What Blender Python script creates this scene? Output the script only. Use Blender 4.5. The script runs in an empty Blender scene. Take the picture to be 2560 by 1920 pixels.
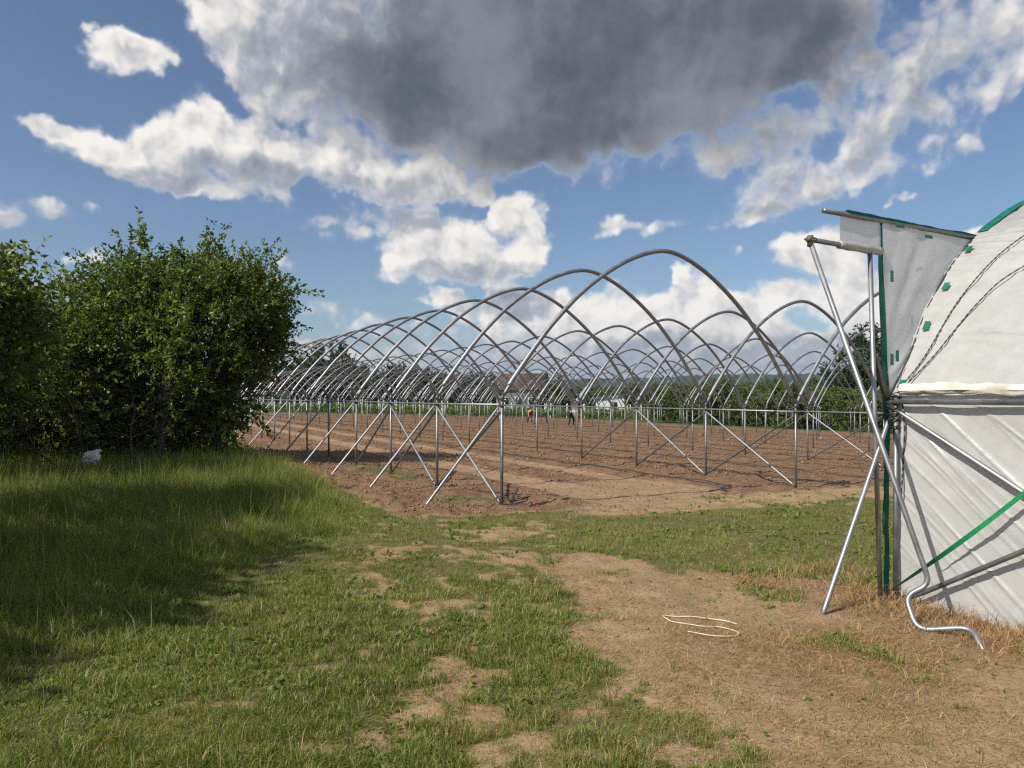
import bpy, bmesh, math, random
import numpy as np
from mathutils import Vector, Matrix, Quaternion

random.seed(7)
RNG = np.random.default_rng(11)
S = bpy.context.scene
COL = S.collection

# ------------------------------------------------------------------ camera
EYE = 1.6                       # metres above the foot of the nearest field post
FPX, CX, HY = 1775.0, 1280.0, 990.0   # focal length and horizon in photo pixels (2560 wide)
cam_d = bpy.data.cameras.new('camera')
cam_d.sensor_width = 36.0
cam_d.lens = FPX / 2560.0 * 36.0
cam_d.shift_y = (HY - 960.0) / 2560.0
cam_d.clip_start = 0.05
cam_d.clip_end = 12000.0
cam = bpy.data.objects.new('camera', cam_d)
cam.location = (0, 0, EYE)
cam.rotation_euler = (math.radians(90), 0, 0)
COL.objects.link(cam)
S.camera = cam

# ------------------------------------------------------------------ exposure
S.view_settings.view_transform = 'Standard'
S.view_settings.look = 'None'
S.view_settings.exposure = 0.36
S.view_settings.gamma = 1.0
S.view_settings.use_curve_mapping = False
S.render.engine = 'CYCLES'
S.cycles.use_denoising = False
S.cycles.use_adaptive_sampling = False
S.cycles.pixel_filter_type = 'BLACKMAN_HARRIS'
S.cycles.filter_width = 1.3
S.cycles.denoiser = 'OPENIMAGEDENOISE'
S.cycles.denoising_input_passes = 'RGB_ALBEDO_NORMAL'
S.cycles.max_bounces = 6
S.cycles.diffuse_bounces = 3
S.cycles.glossy_bounces = 2
S.cycles.transmission_bounces = 4
S.cycles.transparent_max_bounces = 6
S.cycles.sample_clamp_indirect = 6.0

# ------------------------------------------------------------------ sun
SUN_EL = math.radians(42)
SUN_DIR = Vector((0.79, 0.61, 0)).normalized() * math.cos(SUN_EL) + Vector((0, 0, -math.sin(SUN_EL)))
sun_d = bpy.data.lights.new('sun', 'SUN')
sun_d.energy = 5.0
sun_d.angle = math.radians(0.53)
sun_d.color = (1.0, 0.945, 0.86)
sun = bpy.data.objects.new('sun', sun_d)
sun.rotation_euler = SUN_DIR.to_track_quat('-Z', 'Y').to_euler()
sun.location = (-30, -23, 36)
COL.objects.link(sun)


# ------------------------------------------------------------------ node helpers
class NT:
    """Small expression builder for node trees."""
    def __init__(self, tree):
        self.t = tree
        self.n = tree.nodes
        self.l = tree.links

    def put(self, sock, v):
        if v is None:
            return
        if hasattr(v, 'is_output') or isinstance(v, bpy.types.NodeSocket):
            self.l.new(v, sock)
        else:
            sock.default_value = v

    def math(self, op, a, b=None, c=None, clamp=False):
        n = self.n.new('ShaderNodeMath')
        n.operation = op
        n.use_clamp = clamp
        self.put(n.inputs[0], a)
        self.put(n.inputs[1], b)
        self.put(n.inputs[2], c)
        return n.outputs[0]

    def vmath(self, op, a, b=None, c=None):
        n = self.n.new('ShaderNodeVectorMath')
        n.operation = op
        self.put(n.inputs[0], a)
        self.put(n.inputs[1], b)
        self.put(n.inputs[2], c)
        return n.outputs['Value'] if op in ('DOT_PRODUCT', 'LENGTH', 'DISTANCE') else n.outputs[0]

    def sstep(self, v, lo, hi, a=0.0, b=1.0, kind='SMOOTHSTEP'):
        n = self.n.new('ShaderNodeMapRange')
        n.interpolation_type = kind
        self.put(n.inputs[0], v)
        n.inputs[1].default_value = lo
        n.inputs[2].default_value = hi
        n.inputs[3].default_value = a
        n.inputs[4].default_value = b
        return n.outputs[0]

    def noise(self, vec, scale, detail=5.0, rough=0.55, dist=0.0, out='Fac', dim='3D'):
        n = self.n.new('ShaderNodeTexNoise')
        n.noise_dimensions = dim
        self.put(n.inputs['Vector'], vec)
        n.inputs['Scale'].default_value = scale
        n.inputs['Detail'].default_value = detail
        n.inputs['Roughness'].default_value = rough
        n.inputs['Distortion'].default_value = dist
        return n.outputs[out]

    def voronoi(self, vec, scale, detail=0.0, rough=0.5, feature='F1', smooth=0.5, dim='3D'):
        n = self.n.new('ShaderNodeTexVoronoi')
        n.voronoi_dimensions = dim
        n.feature = feature
        self.put(n.inputs['Vector'], vec)
        n.inputs['Scale'].default_value = scale
        n.inputs['Detail'].default_value = detail
        n.inputs['Roughness'].default_value = rough
        if feature == 'SMOOTH_F1':
            n.inputs['Smoothness'].default_value = smooth
        return n.outputs['Distance']

    def mix(self, f, a, b):
        n = self.n.new('ShaderNodeMix')
        n.data_type = 'RGBA'
        self.put(n.inputs[0], f)
        self.put(n.inputs[6], a if not isinstance(a, tuple) else (*a[:3], 1))
        self.put(n.inputs[7], b if not isinstance(b, tuple) else (*b[:3], 1))
        return n.outputs[2]

    def mul(self, a, col):
        n = self.n.new('ShaderNodeMix')
        n.data_type = 'RGBA'
        n.blend_type = 'MULTIPLY'
        n.inputs[0].default_value = 1.0
        self.put(n.inputs[6], a)
        self.put(n.inputs[7], col if not isinstance(col, tuple) else (*col[:3], 1))
        return n.outputs[2]

    def attr(self, name):
        n = self.n.new('ShaderNodeAttribute')
        n.attribute_name = name
        return n.outputs['Fac']

    def pos(self):
        return self.n.new('ShaderNodeNewGeometry').outputs['Position']

    def rnd(self):
        return self.n.new('ShaderNodeObjectInfo').outputs['Random']

    def bump(self, h, strength=0.5, dist=0.02):
        n = self.n.new('ShaderNodeBump')
        n.inputs['Strength'].default_value = strength
        n.inputs['Distance'].default_value = dist
        self.l.new(h, n.inputs['Height'])
        return n.outputs[0]


# ------------------------------------------------------------------ world / sky with clouds
world = bpy.data.worlds.new('World')
S.world = world
world.use_nodes = True
wt = world.node_tree
wt.nodes.clear()
W = NT(wt)
w_out = wt.nodes.new('ShaderNodeOutputWorld')
w_bg = wt.nodes.new('ShaderNodeBackground')
w_bg.inputs['Strength'].default_value = 0.079
wt.links.new(w_bg.outputs[0], w_out.inputs[0])
sky = wt.nodes.new('ShaderNodeTexSky')
sky.sky_type = 'NISHITA'
sky.sun_disc = False
sky.sun_elevation = SUN_EL
sky.sun_rotation = math.radians(232)
sky.air_density = 1.0
sky.dust_density = 1.0
sky.ozone_density = 1.3


def px2ang(x, y):
    """position in the sky, given in a 2212-pixel-wide drawing of the clouds, to azimuth and elevation"""
    a = (x - 1106.0) / 1534.0
    b = (855.0 - y) / 1534.0
    return math.atan(a), math.atan2(b, math.sqrt(1 + a * a))


CLOUDS = [  # cumulus heaps: centre, half width, half height
    (530, 40, 125, 125), (590, 140, 120, 90), (740, 110, 200, 165), (950, 130, 260, 205),
    (1230, 130, 330, 225), (1500, 100, 290, 175), (1720, 70, 210, 130), (1000, -100, 620, 150),
    (900, 262, 180, 80), (1120, 280, 200, 80), (1330, 235, 230, 85),
    (150, 292, 90, 30), (245, 318, 125, 56), (350, 335, 130, 88), (455, 300, 105, 85), (555, 345, 140, 90), (410, 395, 120, 42),
    (740, 355, 150, 62), (900, 388, 150, 50), (1045, 402, 55, 32),
    (955, 538, 148, 90), (895, 492, 55, 56), (1050, 560, 95, 62), (1114, 478, 54, 66), (1110, 550, 50, 60),
    (290, 115, 80, 46),
    (1790, 550, 105, 66), (1850, 640, 135, 95), (1700, 650, 80, 50), (1940, 710, 150, 60), (1610, 690, 110, 55),
    (1490, 600, 40, 42), (1525, 645, 55, 50), (1440, 690, 120, 55),
    (1180, 670, 230, 55), (960, 645, 60, 28), (1320, 725, 340, 52), (1650, 748, 340, 46), (1250, 795, 560, 42), (1900, 780, 420, 55),
    ]
DARK = [(1140, 225, 250, 135), (1400, 160, 320, 160), (1300, 10, 450, 190), (1660, 80, 220, 115), (940, 200, 210, 120)]
THIN = [(1530, 335, 120, 60), (1700, 305, 200, 85), (1890, 285, 180, 105), (1690, 392, 160, 66), (1830, 365, 160, 70), (1640, 455, 130, 44), (2010, 160, 220, 150), (2130, 60, 200, 150), (1850, 150, 170, 140)]
WISPS = [(212, 55, 30, 24), (20, 445, 120, 50), (185, 458, 60, 18), (1365, 487, 170, 22), (1330, 474, 60, 22), (700, 680, 120, 26), (800, 712, 240, 36), (2135, 288, 70, 44), (1960, 420, 26, 14),
         (588, 565, 66, 36), (172, 562, 56, 32), (1610, 535, 40, 20), (700, 480, 70, 34), (780, 500, 110, 34), (850, 465, 130, 46), (1630, 480, 150, 30), (420, 690, 120, 22), (720, 775, 420, 50), (2080, 520, 90, 16)]
GREY = [(720, 150, 240, 160), (930, 60, 250, 180), (540, 392, 170, 50), (330, 395, 130, 32), (830, 440, 220, 55), (1010, 600, 130, 34), (1920, 200, 300, 150),
        (1720, 330, 190, 70), (1680, 430, 150, 50), (1300, 790, 620, 62), (1850, 780, 420, 58), (30, 470, 110, 40), (1080, 650, 120, 40)]


def blob_field(nt, p, blobs, k):
    f = None
    for (x, y, rx, ry) in blobs:
        a, e = px2ang(x, y)
        rx_, ry_ = rx / 1534.0 * math.cos(a) ** 2, ry / 1534.0 * math.cos(a)
        q = nt.vmath('MULTIPLY_ADD', p, (1 / rx_, 1 / ry_, 0.0), (-a / rx_, -e / ry_, 0.0))
        d = nt.vmath('DOT_PRODUCT', q, q)
        f = d if f is None else nt.math('SMOOTH_MIN', f, d, k)
    return nt.math('SUBTRACT', 1.0, f)


tc = wt.nodes.new('ShaderNodeTexCoord')
sp = wt.nodes.new('ShaderNodeSeparateXYZ')
wt.links.new(tc.outputs['Generated'], sp.inputs[0])
az = W.math('ARCTAN2', sp.outputs[0], sp.outputs[1])
el = W.math('ARCSINE', sp.outputs[2])
cmb = wt.nodes.new('ShaderNodeCombineXYZ')
wt.links.new(az, cmb.inputs[0])
wt.links.new(el, cmb.inputs[1])
P0 = cmb.outputs[0]
# domain warp so that no outline is an ellipse
w1 = W.vmath('MULTIPLY_ADD', W.noise(P0, 8.0, 4.0, 0.6, out='Color', dim='2D'), (0.10, 0.066, 0.0), (-0.05, -0.033, 0.0))
PW = W.vmath('ADD', P0, w1)
fld = W.math('MAXIMUM', blob_field(W, PW, CLOUDS, 0.35), -1.2)
fld = W.math('MAXIMUM', fld, W.math('MULTIPLY_ADD', blob_field(W, PW, WISPS, 0.3), 0.75, -0.42))
fld = W.math('MAXIMUM', fld, W.math('MULTIPLY_ADD', blob_field(W, PW, THIN, 0.4), 0.62, -0.18))
# the same kind of sky goes on all round: scattered heaps outside the drawn part
edge = W.math('MAXIMUM', W.math('SUBTRACT', W.math('ABSOLUTE', az), 0.68), W.math('SUBTRACT', el, 0.56))
bgf = W.math('MULTIPLY_ADD', W.noise(W.vmath('MULTIPLY', PW, (1.0, 1.6, 1.0)), 2.6, 1.0, 0.5, dim='2D'), 6.0, -3.4)
mixn = wt.nodes.new('ShaderNodeMix')
W.put(mixn.inputs[0], W.sstep(edge, 0.0, 0.12))
W.put(mixn.inputs[2], fld)
W.put(mixn.inputs[3], W.math('MAXIMUM', bgf, -1.2))
fld = mixn.outputs[0]
PV = W.vmath('ADD', P0, W.vmath('MULTIPLY', w1, (0.45, 0.45, 0)))


def puffs(vec, det):
    return W.math('MULTIPLY_ADD', W.noise(vec, 17.0, det, 0.62, dim='2D'), 2.1,
                  W.math('MULTIPLY', W.voronoi(vec, 21.0, min(det, 2.0), 0.55, dim='2D'), -0.85))


big = puffs(PV, 2.0)
dkf = blob_field(W, PW, DARK, 0.6)
fld = W.math('MULTIPLY_ADD', W.math('MAXIMUM', dkf, 0.0), 0.45, fld)
D0 = W.math('MULTIPLY_ADD', fld, 1.75, W.math('ADD', W.math('MULTIPLY_ADD', W.noise(P0, 75.0, 5.0, 0.66, dim='2D'), 0.55, -0.88), big))
alpha = W.sstep(D0, -0.22, 0.85)
soft = W.sstep(D0, -0.6, 0.35)
# relief of the heaps, lit from the upper left where the sun stands
rel = W.math('SUBTRACT', puffs(W.vmath('ADD', PV, (-0.010, 0.014, 0.0)), 3.0), puffs(PV, 3.0))
grey = W.sstep(blob_field(W, PW, GREY, 0.5), -0.75, 0.75)
inner = W.sstep(D0, 0.2, 1.7)
sh = W.math('MULTIPLY_ADD', rel, 0.44, W.math('MULTIPLY_ADD', grey, 0.52, 0.05))
sh = W.math('ADD', sh, W.math('MULTIPLY', inner, 0.14))
sh = W.math('MULTIPLY', sh, W.sstep(D0, 0.05, 0.75, 0.45, 1.0), clamp=True)
ccol = wt.nodes.new('ShaderNodeValToRGB')
cr = ccol.color_ramp
cr.elements[0].position = 0.0
cr.elements[0].color = (0.95, 0.915, 0.87, 1)
cr.elements[1].position = 1.0
cr.elements[1].color = (0.25, 0.285, 0.345, 1)
e_ = cr.elements.new(0.25)
e_.color = (0.78, 0.755, 0.73, 1)
e_ = cr.elements.new(0.6)
e_.color = (0.42, 0.445, 0.49, 1)
wt.links.new(sh, ccol.inputs[0])
# the heavy rain-grey base of the big cloud
dk = W.sstep(W.math('MULTIPLY_ADD', big, 0.20, dkf), -1.15, 0.75)
dk = W.math('MULTIPLY', dk, W.sstep(D0, -0.3, 0.35))
darkcol = W.mix(W.sstep(W.math('MULTIPLY_ADD', rel, -0.07, W.noise(PV, 5.5, 5.0, 0.5, dim='2D')), 0.25, 0.75), (0.082, 0.098, 0.126), (0.215, 0.235, 0.268))
cloud = W.mix(W.math('MULTIPLY', dk, 0.96), ccol.outputs[0], darkcol)
# far clouds near the horizon lose contrast in the air
hz = W.sstep(el, -0.01, 0.12, 1.0, 0.0)
cloud = W.mix(W.math('MULTIPLY', hz, 0.55), cloud, (0.36, 0.41, 0.49))
cloud10 = W.vmath('SCALE', cloud)
cloud10.node.inputs['Scale'].default_value = 10.0
skyc = W.mix(W.sstep(el, -0.02, 0.13, 0.85, 0.0), W.mul(sky.outputs[0], (0.86, 0.93, 1.02)), (3.3, 4.1, 5.3))
fin = W.mix(W.math('MULTIPLY', alpha, 0.97), W.mix(W.math('MULTIPLY', soft, 0.13), skyc, cloud10), cloud10)
wt.links.new(fin, w_bg.inputs['Color'])
world.cycles.sampling_method = 'MANUAL'
world.cycles.sample_map_resolution = 512

# ------------------------------------------------------------------ mesh helpers
MATS = {}


def tag(o, label=None, cat=None, group=None, kind=None):
    if label:
        o['label'] = label
    if cat:
        o['category'] = cat
    if group:
        o['group'] = group
    if kind:
        o['kind'] = kind
    return o


def link(name, data, parent=None):
    o = bpy.data.objects.new(name, data)
    COL.objects.link(o)
    if parent is not None:
        o.parent = parent
    return o


def empty(name, loc=(0, 0, 0), rz=0.0):
    o = link(name, None)
    o.location = loc
    o.rotation_euler = (0, 0, rz)
    o.empty_display_size = 0.2
    return o


def mesh_np(name, V, F, mat=None, attrs=None, smooth=False):
    """V (n,3), F (m,3) or (m,4) int -> mesh"""
    V = np.asarray(V, dtype=np.float32)
    Fs = F if isinstance(F, (list, tuple)) else [F]
    Fs = [np.asarray(f, dtype=np.int32) for f in Fs if len(f)]
    me = bpy.data.meshes.new(name)
    me.vertices.add(len(V))
    me.vertices.foreach_set('co', V.ravel())
    nl = sum(f.size for f in Fs)
    npoly = sum(len(f) for f in Fs)
    me.loops.add(nl)
    me.loops.foreach_set('vertex_index', np.concatenate([f.ravel() for f in Fs]))
    me.polygons.add(npoly)
    tot = np.concatenate([np.full(len(f), f.shape[1], dtype=np.int32) for f in Fs])
    st = np.concatenate([[0], np.cumsum(tot)[:-1]]).astype(np.int32)
    me.polygons.foreach_set('loop_start', st)
    me.polygons.foreach_set('loop_total', tot)
    if smooth:
        me.polygons.foreach_set('use_smooth', np.ones(npoly, dtype=bool))
    me.update(calc_edges=True)
    if attrs:
        for k, v in attrs.items():
            a = me.attributes.new(k, 'FLOAT', 'POINT')
            a.data.foreach_set('value', np.asarray(v, dtype=np.float32))
    if mat is not None:
        me.materials.append(MATS[mat] if isinstance(mat, str) else mat)
    return me


def tube_arrays(pts, radii, n=8, caps=True):
    pts = np.asarray(pts, float)
    m = len(pts)
    radii = np.broadcast_to(np.asarray(radii, float), (m,))
    T = np.gradient(pts, axis=0)
    T /= np.linalg.norm(T, axis=1)[:, None] + 1e-12
    a = np.array([0, 0, 1.0]) if abs(T[0][2]) < 0.9 else np.array([1.0, 0, 0])
    u = np.cross(T[0], a)
    u /= np.linalg.norm(u)
    V = []
    ang = np.arange(n) / n * 2 * math.pi
    for i in range(m):
        u = u - T[i] * (u @ T[i])
        u /= np.linalg.norm(u) + 1e-12
        v = np.cross(T[i], u)
        V.append(pts[i] + radii[i] * (np.cos(ang)[:, None] * u + np.sin(ang)[:, None] * v))
    V = np.concatenate(V)
    Q = []
    for i in range(m - 1):
        for j in range(n):
            k = (j + 1) % n
            Q.append((i * n + j, i * n + k, (i + 1) * n + k, (i + 1) * n + j))
    Tq = []
    if caps:
        c0 = len(V)
        V = np.concatenate([V, pts[:1], pts[-1:]])
        for j in range(n):
            k = (j + 1) % n
            Tq.append((c0, k, j))
            Tq.append((c0 + 1, (m - 1) * n + j, (m - 1) * n + k))
    return V, np.array(Q, dtype=np.int32).reshape(-1, 4), np.array(Tq, dtype=np.int32).reshape(-1, 3)


class MB:
    """collects tubes, boxes and raw faces into one mesh"""
    def __init__(self):
        self.V, self.Q, self.T, self.n = [], [], [], 0

    def add(self, V, Q=(), T=()):
        self.V.append(np.asarray(V, float))
        if len(Q):
            self.Q.append(np.asarray(Q, dtype=np.int32) + self.n)
        if len(T):
            self.T.append(np.asarray(T, dtype=np.int32) + self.n)
        self.n += len(V)
        return self

    def tube(self, pts, r, n=8, caps=True):
        return self.add(*tube_arrays(pts, r, n, caps))

    def box(self, lo, hi):
        x0, y0, z0 = lo
        x1, y1, z1 = hi
        V = [(x0, y0, z0), (x1, y0, z0), (x1, y1, z0), (x0, y1, z0), (x0, y0, z1), (x1, y0, z1), (x1, y1, z1), (x0, y1, z1)]
        return self.add(V, [(0, 3, 2, 1), (4, 5, 6, 7), (0, 1, 5, 4), (1, 2, 6, 5), (2, 3, 7, 6), (3, 0, 4, 7)])

    def mesh(self, name, mat, smooth=True, attrs=None):
        F = []
        if self.Q:
            F.append(np.concatenate(self.Q))
        if self.T:
            F.append(np.concatenate(self.T))
        me = mesh_np(name, np.concatenate(self.V), F, mat, attrs, smooth)
        return me

    def build(self, name, mat, parent=None, smooth=True):
        o = link(name, self.mesh(name, mat, smooth), parent)
        return o


def spline(pts, per=8):
    """Catmull-Rom through points"""
    P = np.asarray(pts, float)
    P = np.vstack([2 * P[0] - P[1], P, 2 * P[-1] - P[-2]])
    out = []
    for i in range(1, len(P) - 2):
        p0, p1, p2, p3 = P[i - 1], P[i], P[i + 1], P[i + 2]
        for t in np.arange(per) / per:
            out.append(0.5 * (2 * p1 + (p2 - p0) * t + (2 * p0 - 5 * p1 + 4 * p2 - p3) * t * t + (3 * p1 - p0 - 3 * p2 + p3) * t ** 3))
    out.append(P[-2])
    return np.array(out)


def fillet(pts, rad, n=5):
    """polyline with rounded corners"""
    P = [np.asarray(p, float) for p in pts]
    out = [P[0]]
    for i in range(1, len(P) - 1):
        a, b, c = P[i - 1], P[i], P[i + 1]
        u, v = a - b, c - b
        lu, lv = np.linalg.norm(u), np.linalg.norm(v)
        r = min(rad, lu * .45, lv * .45)
        s, e = b + u / lu * r, b + v / lv * r
        for t in np.linspace(0, 1, n):
            out.append((1 - t) ** 2 * s + 2 * t * (1 - t) * b + t * t * e)
    out.append(P[-1])
    return np.array(out)


# numpy value noise
def _hash(ix, iy, seed):
    h = (ix.astype(np.int64) * 374761393 + iy.astype(np.int64) * 668265263 + seed * 1274126177) & 0x7fffffff
    h = (h ^ (h >> 13)) * 1274126177 & 0x7fffffff
    return ((h ^ (h >> 16)) & 0xffff) / 65535.0


def vnoise(x, y, seed=0):
    ix, iy = np.floor(x), np.floor(y)
    fx, fy = x - ix, y - iy
    fx = fx * fx * (3 - 2 * fx)
    fy = fy * fy * (3 - 2 * fy)
    a = _hash(ix, iy, seed)
    b = _hash(ix + 1, iy, seed)
    c = _hash(ix, iy + 1, seed)
    d = _hash(ix + 1, iy + 1, seed)
    return (a * (1 - fx) + b * fx) * (1 - fy) + (c * (1 - fx) + d * fx) * fy


def fbm(x, y, octv=4, seed=0, gain=0.5):
    s, a, t = 0.0, 1.0, 0.0
    for i in range(octv):
        s = s + a * vnoise(x * 2 ** i + 17.3 * i, y * 2 ** i - 9.1 * i, seed + i)
        t += a
        a *= gain
    return s / t


def smooth01(v, lo, hi):
    t = np.clip((v - lo) / (hi - lo), 0, 1)
    return t * t * (3 - 2 * t)


# ------------------------------------------------------------------ lay of the land
TA = -0.566                                    # rows run away to the left: dx/dy
CA = 1 / math.sqrt(1 + TA * TA)
DV = np.array([TA * CA, CA])                   # along the rows
EV = np.array([CA, -TA * CA])                  # across the rows, to the right
A0 = np.array([-0.15, 10.33])                  # nearest corner post of the field frames
BAY, STEP = 6.36, 2.345
NROW, NHOOP = 7, 30
LEG = 1.62
LAT0 = float(A0 @ EV)
SLOPE = -0.0247


def lat_of(x, y):
    return x * EV[0] + y * EV[1]


def along_of(x, y):
    return (x - A0[0]) * DV[0] + (y - A0[1]) * DV[1]


def ground_z(x, y):
    """smooth lie of the land: falls gently to the right across the rows"""
    x = np.asarray(x, float)
    y = np.asarray(y, float)
    la = np.clip(lat_of(x, y), -12, 62)
    far = smooth01(np.hypot(x, y), 160, 420)
    return SLOPE * (la - LAT0) * (1 - far) + far * (-0.9)


def gz(x, y):
    return float(ground_z(x, y))


def at(px, py, dz=0.0):
    """ground point under a photo pixel"""
    x, y = (px - CX) / FPX, 1.0
    s = (HY - py) / FPX
    t = 1.6 / max(-s, 1e-4)
    for _ in range(30):
        t = (gz(x * t, t) + dz - EYE) / s
    return np.array([x * t, t])


def rc(row, k):
    """foot of post k in row"""
    p = A0 + EV * BAY * row + DV * STEP * k
    return np.array([p[0], p[1], gz(*p)])


K2 = 2560 / 2212.0


def poly(pts):
    return np.array([at(x * K2, y * K2) for x, y in pts])


def sd_poly(x, y, P):
    """signed distance, positive inside"""
    d = np.full(x.shape, 1e9)
    ins = np.zeros(x.shape, bool)
    n = len(P)
    for i in range(n):
        a, b = P[i], P[(i + 1) % n]
        ex, ey = b - a
        wx, wy = x - a[0], y - a[1]
        t = np.clip((wx * ex + wy * ey) / (ex * ex + ey * ey + 1e-12), 0, 1)
        d = np.minimum(d, (wx - t * ex) ** 2 + (wy - t * ey) ** 2)
        c = ((a[1] > y) != (b[1] > y)) & (x < (b[0] - a[0]) * (y - a[1]) / (b[1] - a[1] + 1e-12) + a[0])
        ins ^= c
    d = np.sqrt(d)
    return np.where(ins, d, -d)


BARE = poly([(1185, 1195), (1300, 1198), (1450, 1222), (1640, 1235), (1880, 1258), (1990, 1268), (2230, 1325), (2700, 1420), (2700, 1659), (2400, 1900),
             (1800, 1900), (1620, 1659), (1490, 1560), (1330, 1460), (1240, 1400), (1222, 1300), (1190, 1240)])
TALL = poly([(-900, 930), (380, 950), (560, 975), (690, 1030), (800, 1090), (780, 1150), (640, 1190), (430, 1290), (250, 1390), (0, 1500), (-400, 1600), (-900, 1500)])
GREENR = poly([(1230, 1130), (1400, 1112), (1650, 1100), (1910, 1088), (2050, 1100), (2050, 1250), (1880, 1255), (1640, 1225), (1440, 1212), (1260, 1180)])
PATCHES = [(1318, 1240, .18), (1680, 1278, .26), (1790, 1310, .10), (1800, 1395, .16), (1960, 1440, .16), (1210, 1068, .14), (1480, 1108, .1)]
WEEDS = [(820, 1018, .65), (880, 1034, .45), (1010, 1078, .5), (960, 1082, .35), (770, 1005, .4), (1095, 1076, .2), (690, 990, .5)]
PATCH_W = [(at(a * K2, b * K2), r) for a, b, r in PATCHES]
WEED_W = [(at(a * K2, b * K2), r) for a, b, r in WEEDS]
EDGE = poly([(-900, 905), (520, 925), (590, 985), (690, 1022), (730, 1060), (790, 1096), (860, 1106), (1010, 1104), (1180, 1104), (1400, 1096), (1700, 1084), (1900, 1074),
             (2600, 1040), (2600, 900), (1700, 868), (500, 868), (-900, 868)])


def masks(x, y):
    """ground cover: tilled soil, wheel tracks, grass density, straw, tall grass"""
    n1 = fbm(x * .9, y * .9, 4, 3) - .5
    n2 = fbm(x * 2.7, y * 2.7, 3, 9) - .5
    n3 = fbm(x * 7.0, y * 7.0, 2, 21) - .5
    la, al = lat_of(x, y), along_of(x, y)
    r = np.hypot(x, y)
    field = np.minimum(np.minimum(la - (LAT0 - 1.9), al + 0.75 - 0.05 * np.clip(la - LAT0, 0, 20)),
                       np.minimum(LAT0 + BAY * 6 + 2.2 - la, NHOOP * STEP + 2.0 - al))
    field = field + .55 * n1 + .3 * n2
    till = smooth01(field, 0.0, .35)
    trk = np.maximum(1 - np.abs(la - 9.15 + .25 * n1) / .52, 1 - np.abs(la - 7.0 + .25 * n1) / .55)
    trk = smooth01(trk + .25 * n2, 0.0, .5) * smooth01(al, -1.5, 1.0) * till
    entry = smooth01(1.9 - np.abs(la - 8.1) + .8 * n1, 0, .6) * smooth01(3.6 - al + 1.2 * n1, 0, 2.2) * till
    trk = np.maximum(trk, entry * .85)
    # headland of driven, sandy soil in front of the first posts
    head = smooth01(.80 - np.abs(al + .95 - .02 * (la - LAT0)) + .9 * n1 + .4 * n2, 0, .5) * smooth01(la, LAT0 - .2, LAT0 + 2.0)
    trk = np.maximum(trk, head * (la < 60))
    bare = sd_poly(x, y, BARE) + .75 * n1 + .5 * n2
    barem = smooth01(bare, -.12, .22)
    tall = smooth01(sd_poly(x, y, TALL) + .9 * n1 + .3 * n2, -.2, .7)
    right = smooth01(sd_poly(x, y, GREENR) + 1.0 * n1 + .6 * n2, -.25, .35)
    # worn, patchy turf between
    worn = smooth01(x + .10 * y, -2.2, .2) * (1 - right)
    g = 1.0 - .20 * worn
    spots = smooth01(.62 * n1 + .8 * n2 + .75 * n3 - .12 * (1 - worn), .03, .29)
    g = g * (1 - spots * (.25 + .60 * worn))
    g = g * (1 - barem * (1 - .035))
    g = np.maximum(g, right * (.92 - .8 * smooth01(n2 + .5 * n1, .08, .2)))
    for c, rr in PATCH_W:
        g = np.maximum(g, .72 * smooth01(rr - np.hypot(x - c[0], (y - c[1]) * .8) + .45 * n2 + .3 * n3, -.10, .25))
    g = np.maximum(g, tall)
    g = g * (1 - head * (.93 - .75 * smooth01(n2 + n3 + .4 * n1, -.02, .2)))
    g = g * (1 - till)
    for c, rr in WEED_W:
        g = np.maximum(g, .8 * smooth01(rr - np.hypot((x - c[0]), (y - c[1])) + .6 * n2 + .3 * n3, .0, .25))
    straw = smooth01(bare + .4 * n1, .3, 1.6) * smooth01(4.9 + .8 * n1 - y + .35 * x, -.6, 1.4) * smooth01(x, -.2, 1.2)
    wallpos = la - 5.67
    straw = np.maximum(straw, smooth01(1.1 - np.abs(wallpos + .3) + .5 * n1, 0, .6) * (al < -4.2) * (al > -16))
    beyond = smooth01(np.maximum(la - (LAT0 + BAY * 6 + 2.2), al - (NHOOP * STEP + 2.0)), 0, 1.0)
    g = np.maximum(g, beyond * .95)
    return dict(till=till, track=trk, grass=np.clip(g, 0, 1), straw=np.clip(straw, 0, 1), tall=tall, bare=barem, r=r, n1=n1, n2=n2, la=la, al=al)


def relief(x, y, m):
    """fine height of the ground above the smooth lie of the land"""
    la = m['la']
    h = .05 * m['n1'] + .025 * m['n2']
    clod = fbm(x * 8.5, y * 8.5, 3, 40) - .5
    clod2 = np.abs(fbm(x * 11, y * 11, 2, 50) - .5)
    beds = .5 + .5 * np.cos((la - LAT0 - 1.3) / 1.272 * 2 * math.pi)
    t = m['till'] * (1 - .85 * m['track'])
    h = h + t * (.075 * clod + .045 * clod2 + .030 * (beds - .5)) - .035 * m['track'] * m['till']
    # low bank of thrown-up soil outside the first row
    h = h + .10 * np.exp(-((la - (LAT0 - 1.35)) / .55) ** 2) * (m['al'] > -.8) * m['till'] * (.5 + clod)
    h = h + (1 - m['till']) * .030 * (fbm(x * 4, y * 4, 3, 60) - .5) + (1 - m['till']) * .012 * (fbm(x * 15, y * 15, 2, 66) - .5)
    return h * np.clip(1.3 - m['r'] / 120, 0, 1)


# ------------------------------------------------------------------ materials
def material(name, fn):
    m = bpy.data.materials.new(name)
    m.use_nodes = True
    t = m.node_tree
    t.nodes.clear()
    out = t.nodes.new('ShaderNodeOutputMaterial')
    nt = NT(t)
    sh = fn(nt)
    t.links.new(sh, out.inputs[0])
    MATS[name] = m
    return m


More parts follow.
